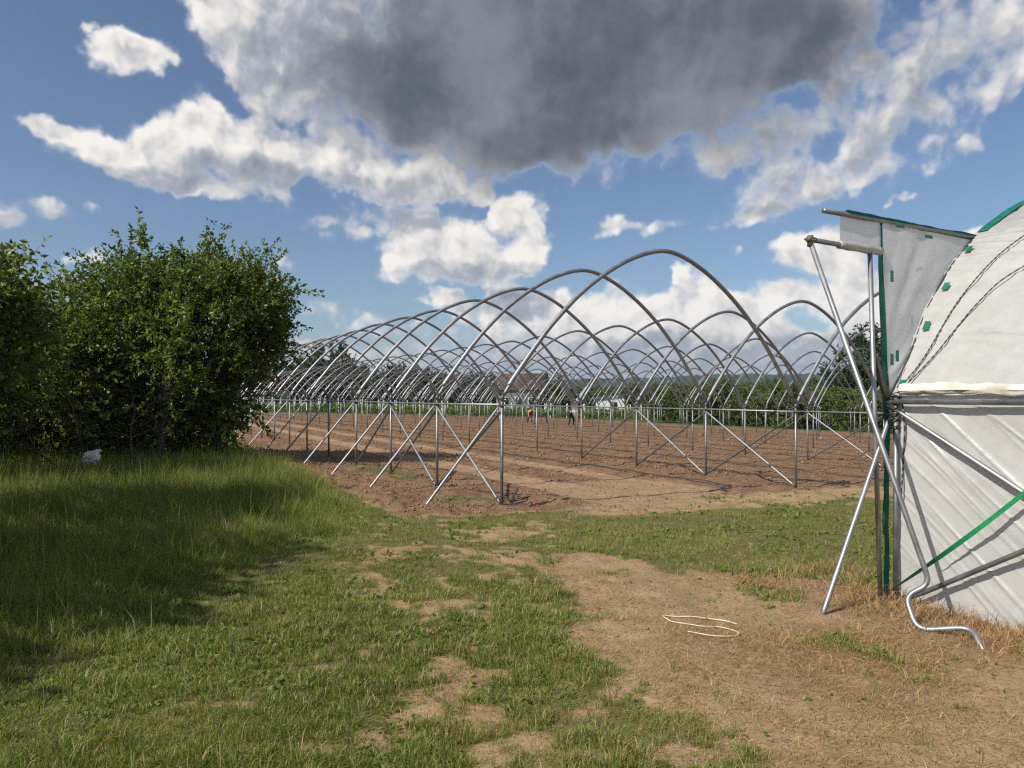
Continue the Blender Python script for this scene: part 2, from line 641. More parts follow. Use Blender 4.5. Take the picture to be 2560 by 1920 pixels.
def bsdf(nt, color, rough=0.6, metal=0.0, spec=0.5, normal=None, **kw):
    n = nt.n.new('ShaderNodeBsdfPrincipled')
    nt.put(n.inputs['Base Color'], (*color, 1) if isinstance(color, tuple) else color)
    nt.put(n.inputs['Roughness'], rough)
    nt.put(n.inputs['Metallic'], metal)
    n.inputs['Specular IOR Level'].default_value = spec
    for k, v in kw.items():
        nt.put(n.inputs[k], v)
    if normal is not None:
        nt.l.new(normal, n.inputs['Normal'])
    return n.outputs[0]


def add_translucent(nt, sh, color, fac):
    tr = nt.n.new('ShaderNodeBsdfTranslucent')
    nt.put(tr.inputs[0], (*color, 1) if isinstance(color, tuple) else color)
    mx = nt.n.new('ShaderNodeMixShader')
    nt.put(mx.inputs[0], fac)
    nt.l.new(sh, mx.inputs[1])
    nt.l.new(tr.outputs[0], mx.inputs[2])
    return mx.outputs[0]


def ramp(nt, fac, stops):
    n = nt.n.new('ShaderNodeValToRGB')
    r = n.color_ramp
    while len(r.elements) < len(stops):
        r.elements.new(0.5)
    for e, (p, c) in zip(r.elements, stops):
        e.position = p
        e.color = (*c, 1)
    nt.put(n.inputs[0], fac)
    return n.outputs[0]


def m_ground(nt):
    p = nt.pos()
    n_big = nt.noise(p, 0.7, 5.0, 0.6)
    n_mid = nt.noise(p, 4.0, 6.0, 0.62)
    n_fin = nt.noise(p, 38.0, 5.0, 0.65)
    n_grit = nt.noise(p, 160.0, 3.0, 0.6)
    clod = nt.voronoi(p, 13.0, 2.0, 0.6)
    # driven sandy soil
    sand = ramp(nt, n_mid, [(0.25, (0.225, 0.145, 0.084)), (0.5, (0.328, 0.218, 0.130)), (0.75, (0.405, 0.285, 0.180))])
    sand = nt.mul(sand, ramp(nt, n_fin, [(0.30, (0.58, 0.55, 0.52)), (0.46, (0.92, 0.91, 0.90)), (0.65, (1.08, 1.08, 1.08))]))
    # tilled loam
    loam = ramp(nt, n_mid, [(0.28, (0.148, 0.087, 0.048)), (0.52, (0.232, 0.144, 0.084)), (0.75, (0.310, 0.204, 0.124))])
    loam = nt.mul(loam, ramp(nt, clod, [(0.02, (1.12, 1.10, 1.08)), (0.5, (0.80, 0.78, 0.76))]))
    loam = nt.mul(loam, ramp(nt, n_big, [(0.35, (0.86, 0.85, 0.84)), (0.65, (1.12, 1.12, 1.12))]))
    # thatch under the living grass
    thatch = ramp(nt, n_fin, [(0.3, (0.062, 0.058, 0.024)), (0.55, (0.120, 0.108, 0.046)), (0.72, (0.210, 0.165, 0.088))])
    far_grass = ramp(nt, nt.noise(p, 0.35, 6.0, 0.6), [(0.35, (0.040, 0.068, 0.016)), (0.65, (0.082, 0.118, 0.030))])
    straw = ramp(nt, nt.noise(p, 26.0, 5.0, 0.7), [(0.3, (0.140, 0.082, 0.046)), (0.5, (0.250, 0.156, 0.088)), (0.7, (0.380, 0.262, 0.155))])

    def thr(a, n, lo=0.35, hi=0.65, k=0.5):
        return nt.sstep(nt.math('ADD', nt.attr(a), nt.math('MULTIPLY_ADD', n, k, -k / 2)), lo, hi)
    col = sand
    col = nt.mix(thr('straw', n_mid, 0.25, 0.75, 0.9), col, straw)
    col = nt.mix(thr('till', n_fin), col, loam)
    col = nt.mix(nt.math('MULTIPLY', thr('track', n_fin, 0.3, 0.7), 0.85), col, sand)
    col = nt.mix(thr('grass', n_fin, 0.30, 0.75, 0.7), col, thatch)
    col = nt.mix(nt.attr('far'), col, nt.mix(thr('till', n_fin), far_grass, loam))
    h = nt.math('ADD', nt.math('MULTIPLY', n_fin, 0.7), nt.math('MULTIPLY', n_grit, 0.35))
    h = nt.math('ADD', h, nt.math('MULTIPLY', nt.math('MULTIPLY', clod, nt.attr('till')), -0.9))
    return bsdf(nt, col, 0.92, spec=0.18, normal=nt.bump(h, 0.75, 0.03))


material('ground', m_ground)
material('soil_clod', lambda nt: bsdf(nt, nt.mul(ramp(nt, nt.attr('hue'), [(0.0, (0.140, 0.083, 0.047)), (0.5, (0.225, 0.140, 0.083)), (1.0, (0.320, 0.215, 0.135))]),
                                                 ramp(nt, nt.noise(nt.pos(), 30, 4), [(0.3, (0.75, 0.75, 0.75)), (0.7, (1.1, 1.1, 1.1))])), 0.95, spec=0.1))


def m_blade(stops, tr=0.35, rough=0.5):
    def f(nt):
        c = ramp(nt, nt.attr('hue'), stops)
        s = bsdf(nt, c, rough, spec=0.28)
        return add_translucent(nt, s, nt.mul(c, (1.05, 1.15, 0.55)), tr)
    return f


material('grass', m_blade([(0.0, (0.075, 0.122, 0.020)), (0.35, (0.150, 0.198, 0.038)), (0.62, (0.225, 0.252, 0.062)), (0.74, (0.290, 0.265, 0.095)), (0.86, (0.360, 0.275, 0.135)), (1.0, (0.48, 0.365, 0.20))]))
material('straw', m_blade([(0.0, (0.165, 0.092, 0.042)), (0.5, (0.330, 0.200, 0.092)), (1.0, (0.50, 0.355, 0.185))], 0.15, 0.6))
material('leaf_hedge', m_blade([(0.0, (0.060, 0.092, 0.018)), (0.5, (0.118, 0.160, 0.032)), (0.85, (0.180, 0.225, 0.050)), (1.0, (0.25, 0.28, 0.075))], 0.36, 0.36))
material('leaf_light', m_blade([(0.0, (0.075, 0.105, 0.020)), (0.5, (0.145, 0.185, 0.038)), (0.85, (0.215, 0.255, 0.060)), (1.0, (0.28, 0.30, 0.085))], 0.38, 0.4))
material('leaf_orchard', m_blade([(0.0, (0.046, 0.072, 0.016)), (0.5, (0.092, 0.130, 0.030)), (1.0, (0.155, 0.190, 0.050))], 0.3, 0.5))
material('leaf_dark', m_blade([(0.0, (0.018, 0.034, 0.012)), (0.5, (0.034, 0.056, 0.018)), (1.0, (0.062, 0.090, 0.028))], 0.2, 0.5))
material('bark', lambda nt: bsdf(nt, ramp(nt, nt.noise(nt.pos(), 14, 5), [(0.3, (0.035, 0.028, 0.021)), (0.7, (0.115, 0.095, 0.075))]), 0.9, spec=0.15))
material('dead_wood', lambda nt: bsdf(nt, ramp(nt, nt.noise(nt.pos(), 9, 4), [(0.3, (0.045, 0.036, 0.027)), (0.7, (0.13, 0.108, 0.082))]), 0.9, spec=0.12))


def m_galv(dark=1.0):
    def f(nt):
        p = nt.pos()
        sp_ = nt.voronoi(p, 55.0, 1.0)
        n = nt.noise(p, 6.0, 5.0, 0.6)
        c = ramp(nt, sp_, [(0.0, (0.50 * dark, 0.51 * dark, 0.52 * dark)), (0.7, (0.40 * dark, 0.415 * dark, 0.43 * dark))])
        c = nt.mul(c, ramp(nt, n, [(0.3, (0.80, 0.80, 0.80)), (0.65, (1.08, 1.07, 1.06))]))
        r = nt.sstep(n, 0.3, 0.7, 0.44, 0.60)
        return bsdf(nt, c, r, 0.85, normal=nt.bump(nt.noise(p, 45, 4), 0.12, 0.004))
    return f


material('galvanised', m_galv(0.70))
material('galvanised_dull', m_galv(0.52))
material('iron', lambda nt: bsdf(nt, ramp(nt, nt.noise(nt.pos(), 20, 4), [(0.3, (0.06, 0.055, 0.05)), (0.7, (0.16, 0.145, 0.13))]), 0.65, 0.5))


def m_film(nt):
    p = nt.pos()
    n = nt.noise(p, 1.6, 5.0, 0.6)
    d = nt.noise(p, 9.0, 6.0, 0.65)
    c = ramp(nt, n, [(0.3, (0.49, 0.49, 0.478)), (0.7, (0.58, 0.58, 0.57))])
    c = nt.mul(c, ramp(nt, d, [(0.32, (0.90, 0.885, 0.85)), (0.6, (1.0, 1.0, 1.0))]))
    w = nt.n.new('ShaderNodeTexWave')
    w.inputs['Scale'].default_value = 90.0
    nt.l.new(p, w.inputs['Vector'])
    s = bsdf(nt, c, nt.sstep(d, 0.3, 0.7, 0.17, 0.32), spec=0.6, normal=nt.bump(nt.math('ADD', d, nt.noise(p, 3.2, 4.0, 0.6)), 0.22, 0.02))
    return add_translucent(nt, s, (0.72, 0.72, 0.70), 0.36)


material('film', m_film)
material('film_panel_lit', lambda nt: add_translucent(nt, bsdf(nt, ramp(nt, nt.noise(nt.pos(), 2.5, 5), [(0.3, (0.74, 0.74, 0.73)), (0.7, (0.84, 0.84, 0.83))]), 0.35, spec=0.4, normal=nt.bump(nt.noise(nt.pos(), 7, 4), 0.15, 0.02)), (0.9, 0.9, 0.89), 0.45))  # same film as the roof, with extra light put into its paler colour
material('film_edge', lambda nt: bsdf(nt, ramp(nt, nt.noise(nt.pos(), 7, 5), [(0.3, (0.40, 0.36, 0.29)), (0.65, (0.58, 0.56, 0.51))]), 0.5, spec=0.35))
material('film_roll', lambda nt: bsdf(nt, ramp(nt, nt.noise(nt.pos(), 9, 5), [(0.3, (0.20, 0.20, 0.185)), (0.65, (0.36, 0.355, 0.33))]), 0.45, spec=0.35))
material('green_tape', lambda nt: add_translucent(nt, bsdf(nt, ramp(nt, nt.noise(nt.pos(), 12, 4), [(0.3, (0.005, 0.105, 0.066)), (0.7, (0.012, 0.180, 0.115))]), 0.45, spec=0.4), (0.01, 0.2, 0.12), 0.15))
material('strap_green', lambda nt: bsdf(nt, ramp(nt, nt.noise(nt.pos(), 60, 3), [(0.3, (0.006, 0.145, 0.055)), (0.7, (0.015, 0.23, 0.085))]), 0.6, spec=0.3))


def m_twist(nt):
    p = nt.pos()
    w = nt.n.new('ShaderNodeTexWave')
    w.inputs['Scale'].default_value = 9.0
    w.bands_direction = 'DIAGONAL'
    nt.l.new(p, w.inputs['Vector'])
    return bsdf(nt, ramp(nt, w.outputs['Fac'], [(0.45, (0.02, 0.02, 0.021)), (0.8, (0.16, 0.16, 0.155))]), 0.8)


material('twisted_rope', m_twist)
material('black_plastic', lambda nt: bsdf(nt, ramp(nt, nt.noise(nt.pos(), 20, 3), [(0.3, (0.016, 0.015, 0.014)), (0.7, (0.045, 0.040, 0.035))]), 0.55))
material('cord_white', lambda nt: bsdf(nt, ramp(nt, nt.noise(nt.pos(), 40, 3), [(0.3, (0.50, 0.44, 0.30)), (0.7, (0.70, 0.64, 0.47))]), 0.8))
material('bag_white', lambda nt: bsdf(nt, ramp(nt, nt.noise(nt.pos(), 9, 5), [(0.3, (0.62, 0.58, 0.52)), (0.65, (0.84, 0.82, 0.79))]), 0.55, spec=0.3))
material('red_plastic', lambda nt: bsdf(nt, ramp(nt, nt.noise(nt.pos(), 40, 3), [(0.3, (0.42, 0.03, 0.02)), (0.7, (0.58, 0.05, 0.03))]), 0.4))
material('concrete', lambda nt: bsdf(nt, ramp(nt, nt.noise(nt.pos(), 12, 5), [(0.3, (0.42, 0.41, 0.38)), (0.7, (0.58, 0.57, 0.54))]), 0.85, spec=0.2))
material('hill_wood', lambda nt: bsdf(nt, ramp(nt, nt.noise(nt.pos(), 0.035, 8.0, 0.7), [(0.3, (0.012, 0.022, 0.012)), (0.7, (0.042, 0.060, 0.028))]), 0.95, spec=0.05))


def m_tiles(base):
    def f(nt):
        p = nt.pos()
        n = nt.noise(p, 3.0, 5.0, 0.6)
        return bsdf(nt, nt.mul(ramp(nt, n, [(0.3, tuple(.75 * v for v in base)), (0.7, tuple(1.15 * v for v in base))]), ramp(nt, nt.rnd(), [(0, (.85, .85, .85)), (1, (1.12, 1.12, 1.12))])), 0.8, spec=0.2)
    return f


material('tiles_brown', m_tiles((0.085, 0.056, 0.044)))
material('tiles_red', m_tiles((0.33, 0.10, 0.062)))
material('plaster', m_tiles((0.50, 0.46, 0.39)))
material('sheet_white', m_tiles((0.56, 0.57, 0.58)))
material('roof_grey', m_tiles((0.17, 0.18, 0.19)))
material('brick', m_tiles((0.20, 0.085, 0.058)))
material('window_dark', lambda nt: bsdf(nt, ramp(nt, nt.noise(nt.pos(), 2, 2), [(0.3, (0.012, 0.014, 0.016)), (0.7, (0.035, 0.040, 0.045))]), 0.15))


# ------------------------------------------------------------------ ground sheet
def build_ground():
    a_in = np.radians(np.linspace(-46, 46, 430))
    a_out = np.radians(np.arange(47 + 4, 313, 4.0))
    ang = np.concatenate([a_in, a_out])
    rad = [0.0]
    r = 1.2
    rr = [0.4, 0.8]
    while r < 130:
        rr.append(r)
        r *= 1.0108
    while r < 3300:
        rr.append(r)
        r *= 1.09
    rr = np.array(rr)
    A, R = np.meshgrid(ang, rr)
    X, Y = (np.sin(A) * R).ravel(), (np.cos(A) * R).ravel()
    m = masks(X, Y)
    Z = ground_z(X, Y) + relief(X, Y, m)
    far = smooth01(m['r'], 45, 75)
    na, nr = len(ang), len(rr)
    V = np.stack([X, Y, Z], 1)
    i, j = np.meshgrid(np.arange(nr - 1), np.arange(na), indexing='ij')
    i, j = i.ravel(), j.ravel()
    k = (j + 1) % na
    Q = np.stack([i * na + j, i * na + k, (i + 1) * na + k, (i + 1) * na + j], 1)
    c = len(V)
    V = np.vstack([V, [[0, 0, gz(0, 0)]]])
    jj = np.arange(na)
    T = np.stack([np.full(na, c), (jj + 1) % na, jj], 1)
    ap = lambda v: np.append(v, v[0])
    me = mesh_np('ground', V, [Q[:, ::-1], T[:, ::-1]], 'ground', dict(till=ap(m['till']), track=ap(m['track']), grass=ap(m['grass']), straw=ap(m['straw']), far=ap(far)), smooth=True)
    o = link('ground', me)
    tag(o, kind='structure')
    return o


build_ground()


# ------------------------------------------------------------------ far hills
def build_hills():
    na, nr = 1000, 22
    a = np.radians(np.linspace(-62, 62, na))
    r = np.linspace(900, 2600, nr)
    A, R = np.meshgrid(a, r)
    X, Y = (np.sin(A) * R).ravel(), (np.cos(A) * R).ravel()
    rise = smooth01(R.ravel(), 900, 2100)
    prof = 58 + 44 * (fbm(A.ravel() * 3.2 + 5, A.ravel() * 0 + .5, 4, 77) - .5)
    Z = -3 + rise * prof + 13.0 * (fbm(X / 9, Y / 30, 3, 80) - .5) * rise + 3.0 * fbm(X / 90, Y / 90, 3, 88)
    V = np.stack([X, Y, Z], 1)
    i, j = np.meshgrid(np.arange(nr - 1), np.arange(na - 1), indexing='ij')
    i, j = i.ravel(), j.ravel()
    Q = np.stack([i * na + j, i * na + j + 1, (i + 1) * na + j + 1, (i + 1) * na + j], 1)
    tag(link('hills', mesh_np('hills', V, Q[:, ::-1], 'hill_wood', smooth=False)), kind='structure')


build_hills()


# ------------------------------------------------------------------ leaves, branches
def unit(v):
    return v / (np.linalg.norm(v, axis=-1, keepdims=True) + 1e-9)


def leaf_arrays(P, D, size, wid=.55, fold=.18, rng=RNG):
    n = len(P)
    D = unit(D)
    U = unit(np.cross(D, unit(rng.normal(size=(n, 3)))))
    B = np.cross(D, U)
    s = np.asarray(size)[:, None] * np.ones((n, 1))
    v0 = P
    v1 = P + D * s * .45 + B * s * wid * .5 + U * s * fold
    v2 = P + D * s + U * s * rng.uniform(-.12, .12, (n, 1))
    v3 = P + D * s * .45 - B * s * wid * .5 + U * s * fold
    V = np.stack([v0, v1, v2, v3], 1).reshape(-1, 3)
    b = np.arange(n) * 4
    T = np.concatenate([np.stack([b, b + 2, b + 1], 1), np.stack([b, b + 3, b + 2], 1)])
    return V, T


def foliage_mesh(name, clumps, n_twig, n_leaf, size, mat, rng, twig_len=(.35, .8), up=.35, centre=None, droop=0.0):
    """leaves set along twigs that grow out of clump points; returns leaf mesh and twig polylines"""
    C = np.repeat(clumps, n_twig, 0)
    n = len(C)
    out = unit(C - centre) if centre is not None else np.zeros((n, 3))
    d = unit(out * .8 + rng.normal(size=(n, 3)) * .75 + np.array([0, 0, up]))
    L = rng.uniform(*twig_len, (n, 1))
    C = C + rng.normal(size=(n, 3)) * .12
    bend = rng.normal(size=(n, 3)) * .25 + np.array([0, 0, -droop])
    t = rng.uniform(.05, 1.0, (n, n_leaf, 1))
    P = C[:, None] + d[:, None] * L[:, None] * t + bend[:, None] * (t * t) * L[:, None] * .6
    ld = d[:, None] * .8 + rng.normal(size=(n, n_leaf, 3)) * .75 + np.array([0, 0, -.25])
    sz = rng.uniform(size[0], size[1], n * n_leaf)
    V, T = leaf_arrays(P.reshape(-1, 3), ld.reshape(-1, 3), sz, rng=rng)
    hue = np.clip(.45 + .22 * rng.normal(size=n * n_leaf) + np.repeat(.16 * rng.normal(size=n), n_leaf) + np.repeat(.13 * rng.normal(size=len(clumps)), n_twig * n_leaf), 0, 1)
    me = mesh_np(name, V, T, mat, dict(hue=np.repeat(hue, 4)))
    tw = (C, C + d * L * .55 + bend * .15 * L, C + d * L * .97 + bend * .56 * L)
    return me, tw


def crown_points(rng, n, ells, noise=.25, shell=.35):
    """points in a union of ellipsoids, biased to the outside"""
    vol = np.array([e[3] * e[4] * e[5] for e in ells])
    pick = rng.choice(len(ells), n, p=vol / vol.sum())
    d = unit(rng.normal(size=(n, 3)))
    r = rng.uniform(shell, 1, (n, 1)) ** .6
    E = np.array(ells)[pick]
    k = 1 + noise * rng.normal(size=(n, 1)) * .6
    return E[:, :3] + d * r * k * E[:, 3:6]


def branch_curve(rng, a, b, sag=.15, n=6):
    a, b = np.asarray(a, float), np.asarray(b, float)
    L = np.linalg.norm(b - a)
    m = (a + b) / 2 + rng.normal(size=3) * .10 * L + np.array([0, 0, sag * L])
    t = np.linspace(0, 1, n)[:, None]
    return (1 - t) ** 2 * a + 2 * t * (1 - t) * m + t * t * b


def make_bush(name, loc, ells, nclump, n_twig, n_leaf, leaf, seed, label, group, stems=7, mat='leaf_hedge', bare_tips=6, twig_len=(.35, .8)):
    rng = np.random.default_rng(seed)
    root = empty(name, loc)
    tag(root, label, 'bush', group)
    cl = crown_points(rng, nclump, ells)
    cl = cl[cl[:, 2] > .25]
    cen = np.mean(np.array(ells)[:, :3], 0) * np.array([1, 1, .7])
    me, tw = foliage_mesh('foliage', cl, n_twig, n_leaf, leaf, mat, rng, twig_len=twig_len, centre=cen)
    tag(link('foliage', me, root), kind='stuff')
    mb = MB()
    tips, base = [], []
    for i in range(stems):
        a = rng.uniform(0, 2 * math.pi)
        e = ells[i % len(ells)]
        foot = np.array([e[0] * .55 + .4 * math.cos(a), e[1] * .55 + .4 * math.sin(a), -.15])
        top = np.array([e[0], e[1], e[2] + e[5] * .35]) + rng.normal(size=3) * .35
        c = branch_curve(rng, foot, top, -.02, 9)
        mb.tube(c, np.linspace(.075, .018, 9) * rng.uniform(.7, 1.2), 6, False)
        tips.append(c)
    mb.build('trunk', 'bark', root)
    mb = MB()
    allp = np.concatenate([c[2:] for c in tips])
    for p in cl[::2]:
        d = np.linalg.norm(allp - p, axis=1) + .9 * np.maximum(0, allp[:, 2] - p[2])
        q = allp[np.argmin(d)]
        mb.tube(branch_curve(rng, q, p, .08, 4), np.linspace(.016, .006, 4), 4, False)
    for i in range(0, len(tw[0]), 4):
        mb.tube([tw[0][i], tw[1][i], tw[2][i]], [.005, .004, .002], 3, False)
    hi = cl[np.argsort(-cl[:, 2])[:40]]
    for i in range(bare_tips):            # bare shoots that stick out of the top
        p = hi[rng.integers(len(hi))]
        q = p + np.array([rng.normal() * .25, rng.normal() * .2, rng.uniform(.5, 1.0)])
        mb.tube(branch_curve(rng, p, q, .02, 4), [.009, .007, .005, .003], 4, False)
    tag(mb.build('branches', 'bark', root), kind='stuff')
    return root


HG = 'bushes of the hedge at the left'
g_ = lambda x, y: (x, y, gz(x, y))
make_bush('hedge_bush', g_(-7.9, 16.6), [(.1, 0, 2.6, 1.9, 1.9, 2.3), (1.2, .1, 3.2, 1.3, 1.4, 1.4), (-1.0, 0, 3.1, 1.4, 1.6, 1.5), (1.5, .2, 2.6, .9, 1.1, .8), (.2, 0, 1.0, 1.2, 1.4, 1.0), (-1.0, 0, .9, 1.3, 1.4, .9),
                                         (1.3, 0, 4.5, .55, .5, .8), (.2, 0, 4.3, .6, .6, .8), (2.0, 0, 3.3, .55, .6, .5)],
          560, 8, 25, (.06, .12), 5, 'largest round leafy green bush beside the leftmost tunnel frame', HG, bare_tips=9)
make_bush('hedge_bush', g_(-11.2, 14.6), [(0, 0, 1.7, 2.3, 2.0, 1.6), (1.0, .2, 2.1, 1.6, 1.5, 1.3), (-1.2, 0, 2.2, 1.6, 1.6, 1.3), (1.9, .5, 1.6, 1.1, 1.3, 1.1), (.6, 0, .9, 2.2, 1.6, .8)],
          400, 8, 22, (.06, .12), 6, 'lower lighter green bush left of the largest bush', HG, mat='leaf_light', bare_tips=5)
make_bush('hedge_bush', g_(-8.9, 11.4), [(-.2, 0, 2.3, 1.4, 1.4, 1.5), (.2, .1, 2.9, .9, 1.0, 1.0), (-.8, -.4, 1.5, 1.3, 1.3, 1.1)],
          200, 7, 20, (.08, .14), 8, 'big-leaved bush cut off by the left edge of the picture', HG, mat='leaf_light', bare_tips=4)
make_bush('hedge_bush', g_(-7.5, 6.3), [(0, 0, 2.4, 1.7, 1.7, 2.0), (-.4, .6, 3.4, 1.4, 1.4, 1.4)],
          200, 6, 18, (.09, .15), 9, 'bush just outside the left edge that shades the grass', HG, bare_tips=2)
make_bush('hedge_bush', g_(-6.5, 3.0), [(0, 0, 2.2, 1.6, 1.6, 1.8), (-.4, .6, 3.2, 1.4, 1.4, 1.3)],
          180, 6, 18, (.09, .15), 10, 'bush outside the left edge level with the camera', HG, bare_tips=2)

# ------------------------------------------------------------------ field tunnel frames
HALF = [(.11, .135), (.25, .325), (.47, .61), (.70, .90), (.94, 1.17), (1.37, 1.59), (1.81, 1.93), (2.27, 2.21), (2.67, 2.385), (2.95, 2.465), (3.18, 2.49)]
PROFILE = np.array(HALF + [(BAY - x, z) for x, z in HALF[-2::-1]])
SHEAR = SLOPE                                   # neighbouring rows stand lower to the right


def cross3(s, h, along=0.0):
    """point across the bay (s), up (h), in axes of the rows"""
    return np.array([EV[0] * s + DV[0] * along, EV[1] * s + DV[1] * along, h + SHEAR * s])


def hoop_mesh(name, n):
    pts = spline(PROFILE, 4)
    return MB().tube(np.array([cross3(s, h) for s, h in pts]), .037, n).mesh(name, 'galvanised')


HOOP_NEAR, HOOP_FAR = hoop_mesh('hoop', 12), hoop_mesh('hoop', 6)


def y_mesh():
    pts = spline([(-.155, .19), (-.10, .105), (-.045, .025), (0, .005), (.045, .025), (.10, .105), (.125, .14)], 4)
    mb = MB().tube(np.array([cross3(s, h) for s, h in pts]), .030, 8)
    mb.tube([(0, 0, -.09), (0, 0, .012)], .031, 10)
    return mb.mesh('y_connector', 'galvanised_dull')


YM = y_mesh()


def post_mesh():
    mb = MB().tube([(0, 0, -.35), (0, 0, LEG)], .0235, 10)
    mb.tube([(0, 0, LEG - .19), (0, 0, LEG - .12)], .027, 10)
    return mb.mesh('leg_post', 'galvanised_dull')


PM = post_mesh()


def clamp_mesh():
    mb = MB()
    mb.tube([(0, 0, -.03), (0, 0, .03)], .030, 8)
    mb.tube([(EV[0] * -.07, EV[1] * -.07, 0), (EV[0] * .045, EV[1] * .045, 0)], .011, 6)
    mb.tube([(DV[0] * -.06, DV[1] * -.06, -.008), (DV[0] * .06, DV[1] * .06, .008)], .009, 6)
    return mb.mesh('clamp', 'iron')


CM = clamp_mesh()


def top_of(row, k, dz=0.0):
    p = rc(row, k)
    return p + np.array([0, 0, LEG + dz])


FRAME_LABELS = [
    'leftmost steel hoop tunnel frame, its tall first arch nearest the camera',
    'steel hoop tunnel frame second from the bush, behind the nearest arch',
    'bare steel hoop tunnel frame third from the bush',
    'bare steel hoop tunnel frame fourth from the bush',
    'bare steel hoop tunnel frame fifth from the bush, over the workers',
    'farthest steel hoop tunnel frame, on the side of the orchard',
]
jr = np.random.default_rng(4)


def strut(a, b, r=.0215, n=8, end=True):
    """brace tube with flattened, bolted ends"""
    a, b = np.asarray(a, float), np.asarray(b, float)
    mb = MB().tube([a, a + (b - a) * .02, a + (b - a) * .05, b - (b - a) * .05, b], [r * .6, r * .75, r, r, r * .95], n)
    return mb


def add_post(root, row, k):
    p = rc(row, k)
    o = link('leg_post', PM, root)
    o.location = p
    o.rotation_euler = (jr.normal() * .006, jr.normal() * .006, 0)
    y = link('y_connector', YM, o)
    y.location = (0, 0, LEG)
    c = link('clamp', CM, o)
    c.location = (0, 0, LEG - .155)


for row in range(NROW - 1):
    root = empty('tunnel_frame', (0, 0, 0))
    tag(root, FRAME_LABELS[row], 'tunnel frame', 'rows of steel tunnel frames over the tilled field')
    rows = [row] if row < NROW - 2 else [row, row + 1]
    for k in range(NHOOP):
        if row == NROW - 2 and k < 17:
            continue                              # the last bay still waits for its first hoops
        h = link('hoop', HOOP_NEAR if row < 2 and k < 8 else HOOP_FAR, root)
        h.location = top_of(row, k) + np.array([0, 0, jr.normal() * .015])
        h.rotation_mode = 'AXIS_ANGLE'
        h.rotation_axis_angle = (jr.normal() * .012, EV[0], EV[1], 0)
    for rw in rows:
        for k in range(NHOOP):
            add_post(root, rw, k)
        off = np.array([EV[0] * -.045, EV[1] * -.045, -.155])
        pts = [top_of(rw, k) + off + np.array([0, 0, jr.normal() * .006]) for k in range(NHOOP)]
        MB().tube(pts, .0165, 6).build('rail', 'galvanised', root)
        for k in (0, 1, 2):                       # crossed braces at the row's end
            i_ = np.array([EV[0] * .03, EV[1] * .03, 0])
            strut(top_of(rw, k, -.20) + i_, rc(rw, k + 1) + i_ + [0, 0, .06]).build('brace', 'galvanised_dull', root)
            if k < 2:
                i2 = -i_
                strut(top_of(rw, k + 1, -.18) + i2, rc(rw, k) + i2 + [0, 0, .05]).build('brace', 'galvanised', root)
        if rw in (0, NROW - 1):                   # raking anchors outside the first and the last row
            sgn = -1 if rw == 0 else 1
            for k in range(NHOOP):
                f = rc(rw, k)[:2] + EV * sgn * (1.27 + jr.normal() * .03) + DV * jr.normal() * .05
                foot = np.array([f[0], f[1], gz(*f) - .04])
                hd = top_of(rw, k, -.17) + np.array([EV[0] * sgn * .04, EV[1] * sgn * .04, 0])
                strut(hd, foot).build('anchor_brace', 'galvanised', root)

# ------------------------------------------------------------------ white tunnel at the right
WP = np.array([3.06, 5.66])
WV = 1.59                                         # height of its gutter joint
WPROF = np.array([(0, 0), (.17, .2), (.31, .39), (.48, .67), (.66, .89), (.87, 1.11), (1.08, 1.28), (1.3, 1.43), (1.65, 1.62), (2.0, 1.78), (2.6, 2.0), (3.18, 2.1)])
WPROF = np.vstack([WPROF, [(6.36 - x, z) for x, z in WPROF[-2::-1]]])
WPROF = spline(WPROF, 6)
WMID = len(WPROF) // 2 + 1
_wl = np.r_[0, np.cumsum(np.hypot(*np.diff(WPROF, axis=0).T))]


def wpt(s, t, h):
    """tunnel axes: s across (into the tunnel), t along towards the camera, h above the gutter joint"""
    q = WP + EV * s - DV * t
    return np.array([q[0], q[1], WV + h])


def wprof(u):
    return np.interp(u, _wl, WPROF[:, 0]), np.interp(u, _wl, WPROF[:, 1])


def wroof(s, t, off=.03):
    """point just outside the roof film"""
    u = np.interp(s, WPROF[:WMID, 0], _wl[:WMID])
    a, b = wprof(u - .02), wprof(u + .02)
    tx, tz = b[0] - a[0], b[1] - a[1]
    l = math.hypot(tx, tz)
    c = wprof(u)
    return wpt(c[0] - tz / l * off, t, c[1] + tx / l * off)


wt_root = empty('white_polytunnel', (WP[0], WP[1], gz(*WP)))
tag(wt_root, 'white film covered tunnel with green hems at the right edge', 'polytunnel')
wt_root_inv = np.array([WP[0], WP[1], gz(*WP)])


def wbuild(mb, name, mat, smooth=True, parent=None):
    mb.V = [v - wt_root_inv for v in mb.V]
    return mb.build(name, mat, parent or wt_root, smooth)


def sheet(fn, us, vs):
    """grid surface; fn(u, v) -> point"""
    V = np.array([fn(u, v) for v in vs for u in us])
    nu, nv = len(us), len(vs)
    Q = [(j * nu + i, j * nu + i + 1, (j + 1) * nu + i + 1, (j + 1) * nu + i) for j in range(nv - 1) for i in range(nu - 1)]
    return MB().add(V, Q)


def _h(ix, iy, seed):
    h = (ix * 374761393 + iy * 668265263 + seed * 1274126177) & 0x7fffffff
    h = (h ^ (h >> 13)) * 1274126177 & 0x7fffffff
    return ((h ^ (h >> 16)) & 0xffff) / 65535.0


